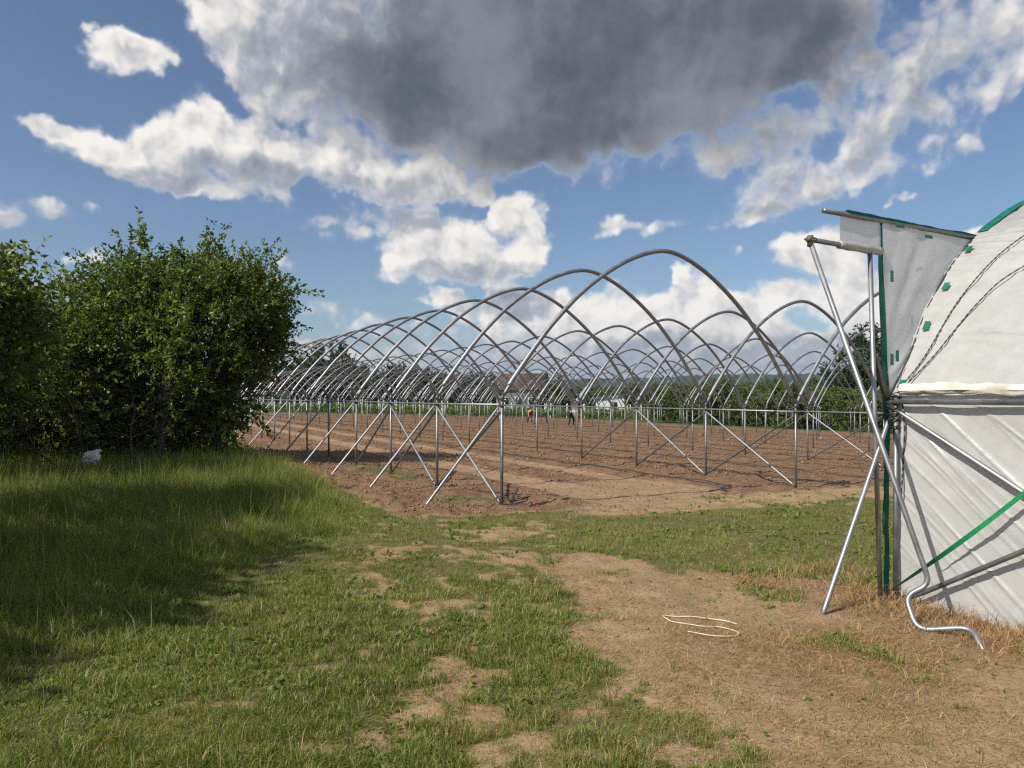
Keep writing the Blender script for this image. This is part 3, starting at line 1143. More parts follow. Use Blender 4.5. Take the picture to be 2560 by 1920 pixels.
def n2(x, y, seed, octv=3):
    """scalar value noise, about -0.5..0.5"""
    s_, a_, t_ = 0.0, 1.0, 0.0
    for i in range(octv):
        px, py = x * 2 ** i + 17.3 * i, y * 2 ** i - 9.1 * i
        ix, iy = math.floor(px), math.floor(py)
        fx, fy = px - ix, py - iy
        fx, fy = fx * fx * (3 - 2 * fx), fy * fy * (3 - 2 * fy)
        q = seed + i
        s_ += a_ * ((_h(ix, iy, q) * (1 - fx) + _h(ix + 1, iy, q) * fx) * (1 - fy) + (_h(ix, iy + 1, q) * (1 - fx) + _h(ix + 1, iy + 1, q) * fx) * fy)
        t_ += a_
        a_ *= .5
    return s_ / t_ - .5


ts = np.concatenate([np.linspace(-.07, 1.7, 90), np.linspace(1.8, 24, 40)])
us = np.concatenate([np.linspace(0.0, 3.2, 190), np.linspace(3.25, _wl[-1], 60)])
kr = np.random.default_rng(640)
ROOF_CREASE = [(kr.uniform(.1, 3.1), kr.uniform(-.35, .12), kr.uniform(.007, .014), kr.uniform(.004, .011), kr.uniform(-.1, .9), kr.uniform(.25, .7)) for _ in range(34)]
WALL_CREASE = [(kr.uniform(-.6, 1.9), kr.uniform(.72, 1.05), kr.uniform(.008, .016), kr.uniform(.005, .014), kr.uniform(-.2, 1.6), kr.uniform(.25, .8)) for _ in range(32)]


def roof(u, t):
    s, h = wprof(u)
    a, b = wprof(max(u - .02, 0)), wprof(min(u + .02, _wl[-1]))
    tx, tz = b[0] - a[0], b[1] - a[1]
    l = math.hypot(tx, tz)
    # folds that run along the tunnel, tight over the hoops and slack between them
    slack = .5 - .5 * math.cos(t / STEP * 2 * math.pi)
    w = .045 * n2(u * 2.6 + .5 * t, t * .7, 301) + .030 * n2(u * 7.5 + 1.0 * t, t * .7, 302, 2)
    for (u0, sl, wd, am, tc_, tl) in ROOF_CREASE:         # single tension creases
        d_ = (u - u0 - sl * t) / wd
        if abs(d_) < 3:
            w += am * 2.4 * math.exp(-d_ * d_) * math.exp(-((t - tc_) / tl) ** 2)
    w += .010 * abs(math.sin(u * 9.0 - 2.3 * t + 3 * n2(u, t * .6, 303)))
    o = .028 + w * (.55 + .45 * slack) - .03 * slack * math.exp(-((u - 1.6) / 1.5) ** 2)
    return wpt(s - tz / l * o, t, h + tx / l * o)


wbuild(sheet(roof, us, ts), 'roof_film', 'film')


def wall(h, t):
    # drawn tight towards the post: creases slant down and away from it
    q = (h * .80 + t * .66)
    c = .045 * n2(q * 3.2, (t - h) * .45, 311) + .016 * n2(q * 8, (t - h) * .6, 314, 2)
    for (q0, sl, wd, am, pc, pl) in WALL_CREASE:          # single tension creases that run down and away from the post
        d_ = (-h - (q0 + t * sl)) / wd
        if abs(d_) < 3:
            c += am * .85 * math.exp(-d_ * d_) * math.exp(-(((t + .4 * (-h)) - pc) / pl) ** 2)
    c *= min(1.0, (.06 - h) * 6)
    return wpt(.012 - c, t, h)


hs = np.concatenate([np.linspace(-1.66, .06, 190)])
wbuild(sheet(wall, hs, np.concatenate([np.linspace(.02, 1.3, 130), np.linspace(1.4, 24, 40)])), 'side_film', 'film')


# crumpled lower hem of the roof film, lying on the rail
def hem(a, t):
    r = .042 + .075 * n2(a * 1.1 + t * 1.5, t * 7, 320) + .05 * n2(t * 2.2, 3, 321)
    return wpt(-.005 - r * math.cos(a) * .7, t, .05 + r * 1.15 * math.sin(a) + .035 * n2(t * 1.8, 0, 322))


wbuild(sheet(hem, np.linspace(0, 2 * math.pi, 13), np.concatenate([np.linspace(.04, 2.2, 60), np.linspace(2.4, 24, 40)])), 'film_hem', 'film_edge')

# posts, hoops and rail of this tunnel
zg = lambda s, t: gz(*(WP + EV * s - DV * t)) - WV
for k in range(4):
    t = .02 + k * STEP
    wbuild(MB().tube([wpt(-.03, t, zg(0, t) - .3), wpt(-.03, t, 0)], .0215, 10), 'leg_post', 'galvanised_dull')
    hp = spline(WPROF, 3)
    wbuild(MB().tube(np.array([wpt(s, t, h) for s, h in hp]), .024, 8), 'hoop', 'galvanised_dull')
wbuild(MB().tube([wpt(-.055, .0, -.035), wpt(-.055, 24, -.035)], .021, 10), 'rail', 'galvanised')
wbuild(strut(wpt(-.06, .04, -.10), wpt(-.06, STEP, zg(0, STEP) + .1), .019, 10), 'brace', 'galvanised')
wbuild(strut(wpt(-.07, .16, zg(0, .2) + .05), wpt(-.07, STEP, -.12), .019, 10), 'brace', 'galvanised_dull')
wbuild(strut(wpt(-.03, -.03, -.15), wpt(-.93, .02, zg(-.93, 0) - .03), .019, 10), 'anchor_brace', 'galvanised')
stub = spline([(0, .0), (-.05, .03), (-.10, .11), (-.16, .24), (-.20, .34)], 4)
wbuild(MB().tube(np.array([wpt(s, -.05, h) for s, h in stub]), .026, 8), 'y_connector', 'iron')

# end panel outside the hoop, hung from a tube, and the rolled-up curtain left of it
TT = 1.40
wbuild(MB().tube([wpt(-.80, -.06, TT), wpt(1.34, -.05, TT + .02)], .019, 10), 'top_tube', 'galvanised_dull')


def endpanel(a, b):
    """a 0..1 from the vertical hem to the hoop, b 0..1 up"""
    h = b * (TT - .01)
    s1 = float(np.interp(h, WPROF[:WMID, 1], WPROF[:WMID, 0]))
    s0 = -.10 + .09 * (1 - b)
    s = s0 + (s1 - s0) * a
    ray_ = math.atan2(h + .1, s + .35)
    c = .05 * n2(ray_ * 5, h * .5, 330) * a * (1 - a) * 3 + .010 * n2(s * 6, h * 6, 331)
    return wpt(s, -.05 + c, h)


wbuild(sheet(endpanel, np.linspace(0, 1, 40), np.linspace(0.01, 1, 50)), 'end_panel', 'film_panel_lit')


def curtain(a, b):
    s = -.61 + a * .50
    h = 1.19 + b * (TT - 1.19)
    return wpt(s, -.06 + .012 * n2(s * 7 + h * 3, h * 3, 335), h)


wbuild(sheet(curtain, np.linspace(0, 1, 16), np.linspace(0, 1, 8)), 'curtain', 'film_panel_lit')
RB0, RB1 = wpt(-.95, -.06, 1.165), wpt(-.10, -.06, 1.16)
wbuild(MB().tube([RB0, RB1], .0185, 10), 'roll_bar', 'galvanised_dull')
rolln = [wpt(s, -.06, 1.163) for s in np.linspace(-.62, -.11, 14)]
wbuild(MB().tube(rolln, [.032 + .008 * n2(i * .7, 0, 340) + .004 * (i / 13) for i in range(14)], 12), 'rolled_film', 'film_roll')
wbuild(MB().tube([wpt(-.25, -.055, 1.14), wpt(-.165, -.02, zg(-.2, 0) - .1)], .0185, 10), 'support_pole', 'galvanised')

# green hems
def hemstrip(a, b):
    h = TT - .01 - b * (TT - zg(0, 0))
    s = -.145 + .095 * min(b * 2.0, 1.0) + a * .055
    return wpt(s + .006 * n2(b * 9, 0, 350), -.068 + .02 * n2(b * 12, a * 2, 351) + .012 * a, h)


wbuild(sheet(hemstrip, np.linspace(0, 1, 4), np.linspace(0, 1, 60)), 'green_hem', 'green_tape')


def tophem(a, b):
    s = -.55 + b * 1.88
    th = a * math.pi * 1.15 - .3
    r = .026 + .010 * n2(b * 14, a, 352)
    return wpt(s, -.055 - r * math.sin(th - .6), TT + .005 + .01 * n2(b * 8, 1, 353) + r * math.cos(th) + .01 * b)


wbuild(sheet(tophem, np.linspace(0, 1, 7), np.linspace(0, 1, 60)), 'green_hem', 'green_tape')


def roofhem(a, b):
    u = _wl[42] + b * 3.0
    s, h = wprof(u)
    p, q = wprof(u - .02), wprof(u + .02)
    tx, tz = q[0] - p[0], q[1] - p[1]
    l = math.hypot(tx, tz)
    o = .05 + .012 * n2(b * 20, a * 2, 355)
    return wpt(s - tz / l * o, -.05 + a * .085, h + tx / l * o)


wbuild(sheet(roofhem, np.linspace(0, 1, 4), np.linspace(0, 1, 50)), 'green_hem', 'green_tape')
for s, t in ((1.02, .03), (.66, .04), (.41, .03), (.06, .03)):        # tape squares on the edge of the roof film
    c = wroof(s, t, .058)
    x_ = unit(wroof(s + .05, t, .058) - wroof(s - .05, t, .058))
    y_ = wpt(0, 1, 0) - wpt(0, 0, 0)
    wbuild(MB().add([c - x_ * .045 - y_ * .02, c + x_ * .045 - y_ * .02, c + x_ * .04 + y_ * .03, c - x_ * .04 + y_ * .03], [(0, 1, 2, 3)]), 'tape_patch', 'green_tape')
for h, s in ((1.37, .06), (1.33, .45), (.96, -.05), (.33, .02), (.30, -.05)):
    c = wpt(s, .0, h)
    x_, z_ = (wpt(1, 0, 0) - wpt(0, 0, 0)) * .022, np.array([0, 0, .045 if h < 1.2 else .014])
    if h > 1.2:
        x_ = x_ * 2.6
    wbuild(MB().add([c - x_ - z_, c + x_ - z_, c + x_ * .9 + z_, c - x_ + z_], [(0, 1, 2, 3)]), 'tape_patch', 'green_tape')
# dark cord along the end of the roof film
eu = np.linspace(0.02, _wl[42], 40)
wbuild(MB().tube(np.array([wpt(wprof(u)[0] - .03 + .006 * n2(u * 9, 0, 360), -.035, wprof(u)[1] + .015) for u in eu]), .008, 6), 'edge_cord', 'black_plastic')
# two twisted ropes over the roof
for pts in (((.03, .02), (.11, .24), (.23, .60), (.42, 1.07), (.8, 1.9), (1.3, 2.9)), ((.05, .02), (.18, .24), (.38, .52), (.58, .74), (1.2, 1.25), (2.0, 1.9), (2.6, 2.9))):
    wbuild(MB().tube(spline([wroof(s, t, .050) for t, s in pts], 8), .0055, 6), 'roof_rope', 'twisted_rope')
# rope ends and wire wound round the joint, hanging down the post
rr_ = np.random.default_rng(31)
for i in range(5):
    a = np.linspace(0, 5 * math.pi, 40)
    z0 = -.02 - .06 * i
    pts = np.array([wpt(-.03 + (.045 + .012 * math.sin(3 * x)) * math.cos(x + i), .0 + (.045) * math.sin(x + i), z0 + .05 * x / 15 + .012 * math.sin(x * 2.3 + i)) for x in a])
    wbuild(MB().tube(pts, .0045, 5), 'wire_tie', 'black_plastic')
pts = spline([wpt(-.01, .06, -.05), wpt(-.03, .09, -.25), wpt(.0, .06, -.5), wpt(-.035, .07, -.7), wpt(-.02, .05, -.86)], 8)
wbuild(MB().tube(pts, .0065, 6), 'hanging_rope', 'twisted_rope')
pts = spline([wpt(-.05, -.06, -.05), wpt(-.07, -.07, -.3), wpt(-.055, -.05, -.6), wpt(-.075, -.06, -.95), wpt(-.06, -.06, -1.1)], 8)
wbuild(MB().tube(pts, .0045, 6), 'hanging_rope', 'black_plastic')

# green webbing strap, twisted near the ground
SA, SB = wpt(-.10, .02, zg(0, 0) + .08), wpt(-.12, 1.55, -.02)


def strap(a, b):
    p = SA + (SB - SA) * b - np.array([0, 0, .05 * math.sin(b * math.pi)])
    tw = math.pi * .5 * (1 - min(b * 2.2, 1.0))
    w = np.array([0, 0, 1.0]) * math.cos(tw) + unit(np.array([-EV[0], -EV[1], 0])) * math.sin(tw)
    return p + w * (a - .5) * .045


wbuild(sheet(strap, np.linspace(0, 1, 3), np.linspace(0, 1, 40)), 'strap', 'strap_green')


# crank: pole hinged to the roll bar, bent into a handle at the ground
def from_px(x, y, depth):
    return np.array([(x - CX) / FPX * depth, depth, EYE + (HY - y) / FPX * depth])


ck = [RB0 + np.array([0, 0, -.02]), from_px(2326, 1462, 4.95), from_px(2262, 1489, 4.99), from_px(2293, 1576, 4.83), from_px(2428, 1568, 4.70)]
ft = at(2466, 1622)
ck.append(np.array([ft[0], ft[1], gz(*ft) - .05]))
crank = wbuild(MB().tube(fillet(ck, .085, 7), .0185, 10), 'crank_pole', 'galvanised')
mb = MB().tube([RB0 + np.array([0, 0, -.05]), RB0 + np.array([0, 0, .03])], .0225, 10)
mb.tube([RB0 + np.array([EV[0], EV[1], 0]) * -.03, RB0 + np.array([EV[0], EV[1], 0]) * .05], .0215, 10)
mb.tube([RB0 + np.array([DV[0], DV[1], .25]) * -.05, RB0 + np.array([DV[0], DV[1], .25]) * .05], .008, 6)
hinge = mb.mesh('crank_hinge', 'iron')
hinge.transform(Matrix.Translation(Vector(-wt_root_inv)))
link('crank_hinge', hinge, crank)



# ------------------------------------------------------------------ grass, straw, clods
def ground_full(X, Y, m=None):
    m = m or masks(X, Y)
    return ground_z(X, Y) + relief(X, Y, m)


def blade_mesh(name, X, Y, Z, h, w, lean, phi, hue, mat, twist=None, simple=False):
    n = len(X)
    c, s = np.cos(phi), np.sin(phi)
    fx, fy = c, s                                  # lean direction
    tw = phi + (np.pi / 2 if twist is None else twist)
    bx, by = np.cos(tw) * w * .5, np.sin(tw) * w * .5
    vert = h * np.sqrt(np.clip(1 - np.minimum(lean, 1) ** 2, .02, 1))
    hor = h * lean
    P0_ = np.stack([X - bx, Y - by, Z - .004], 1)
    P1_ = np.stack([X + bx, Y + by, Z - .004], 1)
    mx, my, mz = X + fx * hor * .36, Y + fy * hor * .36, Z + vert * .62
    P2_ = np.stack([mx + bx * .8, my + by * .8, mz], 1)
    P3_ = np.stack([mx - bx * .8, my - by * .8, mz], 1)
    P4_ = np.stack([X + fx * hor, Y + fy * hor, Z + vert * (1 - .25 * lean)], 1)
    if simple:                                     # one triangle is enough far away
        V = np.stack([P0_, P1_, P4_], 1).reshape(-1, 3)
        b = np.arange(n) * 3
        return mesh_np(name, V, np.stack([b, b + 1, b + 2], 1), mat, dict(hue=np.repeat(hue, 3)))
    V = np.stack([P0_, P1_, P2_, P3_, P4_], 1).reshape(-1, 3)
    b = np.arange(n) * 5
    Q = np.stack([b, b + 1, b + 2, b + 3], 1)
    T = np.stack([b + 3, b + 2, b + 4], 1)
    return mesh_np(name, V, [Q, T], mat, dict(hue=np.repeat(hue, 5)))


def scatter(n, r0, r1, amax, rng):
    """points denser near the viewer, as in sampling with distance-based detail"""
    a = np.radians(rng.uniform(-amax, amax, n))
    r = r0 * (r1 / r0) ** rng.uniform(0, 1, n)
    return np.sin(a) * r, np.cos(a) * r


def build_grass():
    rng = np.random.default_rng(101)
    nt_, nb = 88000, 15
    CXt, CYt = scatter(nt_, 2.1, 28.0, 41, rng)
    m = masks(CXt, CYt)
    patch = smooth01(fbm(CXt * 3.3, CYt * 3.3, 3, 130), .28, .60)
    keep = rng.uniform(0, 1, nt_) < m['grass'] ** 1.2 * (.40 + .60 * patch)
    keep &= ~((lat_of(CXt, CYt) > 5.6) & (along_of(CXt, CYt) < -5.1))     # none inside the white tunnel
    CXt, CYt, patch = CXt[keep], CYt[keep], patch[keep]
    m = {k: v[keep] for k, v in m.items()}
    nt_ = len(CXt)
    lod_t = np.clip((m['r'] / 4.0) ** .62, .75, 3.2)
    tall_t = m['tall']
    far_t = smooth01(m['r'], 7, 13) * tall_t
    vig = np.exp(rng.normal(0, .38, nt_))                        # vigour of each tuft
    th = (.030 + .022 * patch) * vig * (1 - tall_t) + tall_t * (.15 + .06 * far_t * 3) * np.exp(rng.normal(0, .30, nt_))
    tR = (.016 + .030 * rng.uniform(0, 1, nt_)) * lod_t
    worn_t = smooth01(CXt + .1 * CYt, -2.2, .2)
    hue_t = .42 + .13 * rng.normal(size=nt_) + .50 * (fbm(CXt * 1.3, CYt * 1.3, 3, 150) - .5) - .10 * np.clip(vig - 1, 0, 1.5) * (1 - tall_t)
    rep = lambda v: np.repeat(v, nb)
    n = nt_ * nb
    a_ = rng.uniform(0, 6.28, n)
    rel_ = np.sqrt(rng.uniform(0, 1, n))
    X = rep(CXt) + np.cos(a_) * rel_ * rep(tR)
    Y = rep(CYt) + np.sin(a_) * rel_ * rep(tR)
    r = np.hypot(X, Y)
    tall, lod = rep(tall_t), rep(lod_t)
    hh = rep(th) * rng.uniform(.55, 1.25, n)
    w = (.0024 + .0030 * rng.uniform(0, 1, n) ** 1.5) * lod
    lean = np.clip(.30 + .50 * rel_ + rng.normal(0, .22, n) - .22 * rep(far_t), .04, 1.12)
    swathe = rep(fbm(CXt * .8, CYt * .8, 2, 140) * 9)
    phi = np.where(rng.uniform(0, 1, n) < .30, swathe + rng.normal(0, .8, n), a_ + rng.normal(0, .6, n))
    hue = rep(hue_t) + .07 * rng.normal(size=n)
    hue = np.where(rng.uniform(0, 1, n) < .13 + .12 * rep(worn_t) * (1 - tall) - .08 * tall, rng.uniform(.72, 1.0, n), hue)
    Z = ground_full(X, Y)
    tw = rng.uniform(0, 6.28, n)
    for near, lab in ((r < 6.0, 'short patchy grass of the foreground'), (r >= 6.0, 'grass farther off, tall under the hedge and short by the path')):
        o = link('grass', blade_mesh('grass', X[near], Y[near], Z[near], hh[near], w[near], lean[near], phi[near], np.clip(hue, 0, 1)[near], 'grass', tw[near], simple=bool(r[near].min() >= 6.0)))
        tag(o, lab, 'grass', kind='stuff')
    # dead blades and mowings lying flat between the tufts
    X, Y = scatter(260000, 2.1, 12.0, 41, rng)
    m = masks(X, Y)
    k = (rng.uniform(0, 1, len(X)) < (1 - m['till']) * (.75 * m['grass'] + .12) * (1 - .7 * m['tall'])) & ~((lat_of(X, Y) > 5.6) & (along_of(X, Y) < -5.1))
    X, Y = X[k], Y[k]
    n = len(X)
    lod = np.clip((np.hypot(X, Y) / 4) ** .6, .75, 2.5)
    o = link('mowings', blade_mesh('mowings', X, Y, ground_full(X, Y) + .006, rng.uniform(.03, .11, n), (.0018 + .0016 * rng.uniform(0, 1, n)) * lod, np.clip(rng.normal(1.0, .08, n), .6, 1.15),
                                   rng.uniform(0, 6.28, n), np.where(rng.uniform(0, 1, n) < .45, rng.uniform(.66, 1, n), rng.uniform(.2, .6, n)), 'grass', rng.uniform(0, 6.28, n), simple=True))
    tag(o, 'dead blades and mowings lying between the grass tufts', 'grass', kind='stuff')
    # seed stalks that stand above the tall grass
    X, Y = scatter(5000, 3.0, 22.0, 42, rng)
    m = masks(X, Y)
    k = (rng.uniform(0, 1, len(X)) < m['tall'] * .8)
    X, Y = X[k], Y[k]
    n = len(X)
    o = link('seed_stalks', blade_mesh('seed_stalks', X, Y, ground_full(X, Y), rng.uniform(.3, .62, n), .004 * np.clip((np.hypot(X, Y) / 5) ** .6, .8, 3), np.clip(rng.normal(.3, .2, n), .02, .9),
                                       rng.uniform(0, 6.28, n), rng.uniform(.3, .78, n), 'grass', rng.uniform(0, 6.28, n)))
    tag(o, 'thin seed stalks above the tall grass by the hedge', 'grass', kind='stuff')
    # broad-leaved weeds
    X, Y = scatter(95000, 2.3, 26.0, 42, rng)
    m = masks(X, Y)
    gw = smooth01(fbm(X * 2.2, Y * 2.2, 3, 160), .50, .66) * m['grass'] * (1 - .6 * m['tall'])
    k = rng.uniform(0, 1, len(X)) < gw * .75
    X, Y = X[k], Y[k]
    n = len(X)
    Z = ground_full(X, Y)
    ph = rng.uniform(0, 6.28, n)
    D = np.stack([np.cos(ph), np.sin(ph), rng.uniform(.15, .9, n)], 1)
    sc = np.clip((np.hypot(X, Y) / 5) ** .4, .8, 2)
    V, T = leaf_arrays(np.stack([X, Y, Z], 1), D, rng.uniform(.025, .06, n) * sc, .6, .12, rng)
    o = link('weeds', mesh_np('weeds', V, T, 'grass', dict(hue=np.repeat(np.clip(rng.normal(.22, .12, n), 0, .6), 4))))
    tag(o, 'low broad-leaved weeds among the grass', 'weeds', kind='stuff')


def build_straw():
    rng = np.random.default_rng(202)
    X, Y = scatter(330000, 2.0, 9.0, 42, rng)
    m = masks(X, Y)
    pr = np.clip(m['straw'] * .70 + .20 * m['bare'] + .03 * (1 - m['till']), 0, 1) * (.25 + .75 * smooth01(fbm(X * 2.6, Y * 2.6, 3, 210), .35, .6))
    k = (rng.uniform(0, 1, len(X)) < pr) & ~((lat_of(X, Y) > 5.62) & (along_of(X, Y) < -5.1))
    X, Y = X[k], Y[k]
    m = {a: b[k] for a, b in m.items()}
    n = len(X)
    wallside = smooth01(lat_of(X, Y), 4.2, 5.5) * (along_of(X, Y) < -4.6)
    lod = np.clip((m['r'] / 4) ** .5, .8, 2)
    L = (.03 + .10 * rng.uniform(0, 1, n) ** 2) * (1 + 1.2 * wallside)
    lean = np.clip(rng.normal(1.02, .10, n) - .35 * wallside * rng.uniform(0, 1, n), .3, 1.2)
    w = (.0016 + .0020 * rng.uniform(0, 1, n)) * lod
    o = link('straw', blade_mesh('straw', X, Y, ground_full(X, Y, m) + .004, L, w, lean, rng.uniform(0, 6.28, n), np.clip(rng.normal(.45, .25, n), 0, 1), 'straw', rng.uniform(0, 6.28, n)))
    tag(o, 'dry straw and dead grass on the bare ground', 'straw', kind='stuff')


def build_clods():
    rng = np.random.default_rng(303)
    X, Y = scatter(85000, 2.6, 48, 40, rng)
    m = masks(X, Y)
    k = rng.uniform(0, 1, len(X)) < m['till'] * (1 - .93 * m['track']) * (.15 + .85 * smooth01(fbm(X * 1.6, Y * 1.6, 3, 310), .3, .6)) * (1 - .5 * m['grass'])
    k |= (rng.uniform(0, 1, len(X)) < .35 * m['bare'])
    X, Y = X[k], Y[k]
    m = {a: b[k] for a, b in m.items()}
    n = len(X)
    lod = np.clip((m['r'] / 12) ** .6, .8, 2.0)
    s = (.008 + .020 * rng.uniform(0, 1, n) ** 2.4) * lod
    big = rng.uniform(0, 1, n) < .025
    s = np.where(big, s * 1.9, s)
    s = s * (1 - .55 * (1 - m['till']))
    base = np.array([(1, 0, 0), (-1, 0, 0), (0, 1, 0), (0, -1, 0), (0, 0, .8), (0, 0, -.6)], float)
    jit = rng.uniform(.65, 1.35, (n, 6, 1))
    ph = rng.uniform(0, 6.28, n)
    R = np.zeros((n, 3, 3))
    R[:, 0, 0] = np.cos(ph); R[:, 0, 1] = -np.sin(ph); R[:, 1, 0] = np.sin(ph); R[:, 1, 1] = np.cos(ph); R[:, 2, 2] = 1
    tilt = rng.normal(size=(n, 1, 3)) * .25
    loc = base[None] * jit + tilt * base[None, :, [1, 2, 0]]
    V = np.einsum('nij,nkj->nki', R, loc) * s[:, None, None]
    Z = ground_full(X, Y, m)
    V += np.stack([X, Y, Z + s * .25], 1)[:, None]
    f = np.array([(0, 2, 4), (2, 1, 4), (1, 3, 4), (3, 0, 4), (2, 0, 5), (1, 2, 5), (3, 1, 5), (0, 3, 5)])
    T = (np.arange(n) * 6)[:, None, None] + f[None]
    o = link('soil_clods', mesh_np('soil_clods', V.reshape(-1, 3), T.reshape(-1, 3), 'soil_clod', dict(hue=np.repeat(np.clip(rng.normal(.5, .2, n), 0, 1), 6))))
    tag(o, 'brown clods of earth on the tilled field', 'soil', kind='stuff')


build_grass()
build_straw()
build_clods()

# ------------------------------------------------------------------ drip hoses on the soil
ORD = ['first', 'second', 'third', 'fourth', 'fifth', 'sixth', 'seventh', 'eighth', 'ninth', 'tenth', 'eleventh', 'twelfth']


def along_pts(la, al):
    p = EV[None] * la[:, None] + DV[None] * al[:, None]
    base = DV * float(A0 @ DV)
    return p + base


HOSES = [10.05, 12.5, 14.7, 16.9, 19.0, 21.4, 24.0, 26.8, 29.6, 32.5, 35.6, 38.8]
hr = np.random.default_rng(55)
for i, la0 in enumerate(HOSES):
    root = empty('drip_hose', (0, 0, 0))
    tag(root, 'black drip hose line on the soil, %s from the wheel tracks' % ORD[i], 'hose', 'black drip hoses laid along the rows')
    for j in ((0, 1) if i < 3 else (0,)):
        al = np.concatenate([np.arange(.2 + hr.uniform(-.3, .5), 16, .22), np.arange(16, 66, .8)])
        la = la0 + j * .10 + .07 * (fbm(al * .35, al * 0 + i * 3.1 + j, 3, 500) - .5) * 3 + .05 * (fbm(al * 1.3, al * 0 + i + j * 7, 2, 510) - .5)
        p = along_pts(la, al)
        z = ground_full(p[:, 0], p[:, 1]) + .022 + .03 * (fbm(al * .9, al * 0 + i + j, 2, 520) - .3).clip(0)
        MB().tube(np.column_stack([p, z]), np.clip(.0075 * (1 + al / 60), .007, .013), 5).build('hose', 'black_plastic', root)


def coil(loc, n, rad, name, label, red=False):
    root = empty(name, (loc[0], loc[1], gz(*loc)))
    tag(root, label, 'hose')
    for i in range(n):
        a0 = hr.uniform(0, 6.28)
        a = np.linspace(a0, a0 + hr.uniform(2.5, 5.5), 18)
        R_ = rad * hr.uniform(.5, 1.0)
        x, y = R_ * np.cos(a) * 1.3 + hr.normal() * .05, R_ * np.sin(a) * .6 + hr.normal() * .05
        z = .03 + .03 * i + .02 * np.sin(a * 2 + i)
        MB().tube(np.column_stack([x, y, z]), .009, 6).build('hose_loop', 'black_plastic', root)
    if red:
        MB().tube([(.30, -.08, .02), (.31, -.08, .075)], [.014, .010], 8).build('connector', 'red_plastic', root)
        MB().tube([(.28, -.09, .04), (.34, -.07, .04)], .009, 8).build('connector', 'red_plastic', root)
    return root


coil(at(1805, 1232), 4, .15, 'hose_coil', 'tangle of black hose ends between the first and second post')
coil(at(2090, 1217), 4, .17, 'hose_coil', 'tangle of black hose ends right of the nearest braced post')
coil(at(1285, 1264), 4, .20, 'hose_coil', 'black hose ends with red connector at the foot of the nearest post', True)
# stake and old root beside the nearest post
q = at(1278, 1258)
root = empty('wooden_stick', (q[0], q[1], gz(*q)))
tag(root, 'short grey broken stick leaning beside the nearest post', 'stick')
MB().tube([(-.02, 0, -.02), (.03, .02, .10), (.09, .03, .20), (.10, .04, .24)], [.018, .02, .016, .008], 7).build('stick', 'dead_wood', root)

# ------------------------------------------------------------------ cord, bag, dead branches
rp = [(1685, 682), (1640, 672), (1580, 663), (1520, 662), (1460, 659), (1415, 658), (1428, 670), (1450, 681), (1500, 689), (1560, 694), (1610, 690), (1655, 696), (1690, 713), (1683, 726), (1655, 733), (1600, 735), (1550, 729), (1503, 722)]
rp = np.array([at(x / 1.4747 + 700, y / 1.4747 + 1100) for x, y in rp])
rz = ground_full(rp[:, 0], rp[:, 1]) + .012
o = MB().tube(spline(np.column_stack([rp, rz]), 6), .0036, 7).build('cord', 'cord_white')
tag(o, 'loose pale cord lying on the bare ground', 'cord')

q = at(230, 1196)
bm = bmesh.new()
bmesh.ops.create_icosphere(bm, subdivisions=5, radius=.125)
for v in bm.verts:
    p = v.co * 5
    k = 1 + .8 * n2(p.x * 1.3 + 9, p.y * 1.3 + p.z * .9, 700) - .9 * abs(n2(p.x * 2.6 + p.y, p.z * 2.6, 702)) - .5 * abs(n2(p.x * 6, p.z * 5 + p.y * 3, 704))
    w_ = 1.0 - .45 * max(0, v.co.x / .14)          # gathered towards one end
    v.co = Vector((v.co.x * k * 1.75, v.co.y * k * w_, v.co.z * k * 1.15 * w_))
me = bpy.data.meshes.new('bag')
bm.to_mesh(me)
bm.free()
me.materials.append(MATS['bag_white'])
for p_ in me.polygons:
    p_.use_smooth = True
o = link('bag', me)
o.location = (q[0], q[1], gz(*q) + .38)
o.rotation_euler = (.1, -.75, .2)
tag(o, 'crumpled white bag caught in the branches by the tall grass', 'bag')


def dead_branch(px, py, seed, size, label, lean):
    rng = np.random.default_rng(seed)
    q = at(px, py)
    root = empty('dead_branch', (q[0], q[1], gz(*q)))
    tag(root, label, 'branch', 'dead branches below the hedge')
    main, twigs = MB(), MB()

    def grow(a, d, L, r, lev):
        n = 6
        pts = [np.array(a)]
        for i in range(n):
            d = unit(d + rng.normal(size=3) * .22 + np.array([0, 0, .05 if lev else .02]))
            pts.append(pts[-1] + d * L / n)
        (main if lev == 0 else twigs).tube(pts, np.linspace(r, r * .35, n + 1), 6 if lev == 0 else 4, False)
        if lev < 3:
            for k in range(4 if lev < 2 else 3):
                i = rng.integers(2, n + 1)
                nd = unit(d + rng.normal(size=3) * .85)
                grow(pts[i], nd, L * rng.uniform(.4, .62), r * .5, lev + 1)
    grow((0, 0, -.05), unit(np.array(lean)), size, .026, 0)
    main.build('limb', 'dead_wood', root)
    tag(twigs.build('twigs', 'dead_wood', root), kind='stuff')


dead_branch(215, 1192, 71, 1.7, 'dark dead branch standing over the white bag', (-.25, 0, 1.0))
dead_branch(330, 1192, 72, 1.6, 'thin dead branch right of the white bag', (.5, 0, .9))
dead_branch(60, 1205, 73, 2.0, 'long dead branch leaning left in the tall grass', (.75, .1, .55))
dead_branch(190, 1200, 74, 1.7, 'fallen dead branch left of the white bag', (-.8, -.1, .6))
dead_branch(400, 1180, 75, 1.3, 'small dead branch under the largest bush', (.2, -.2, 1.0))


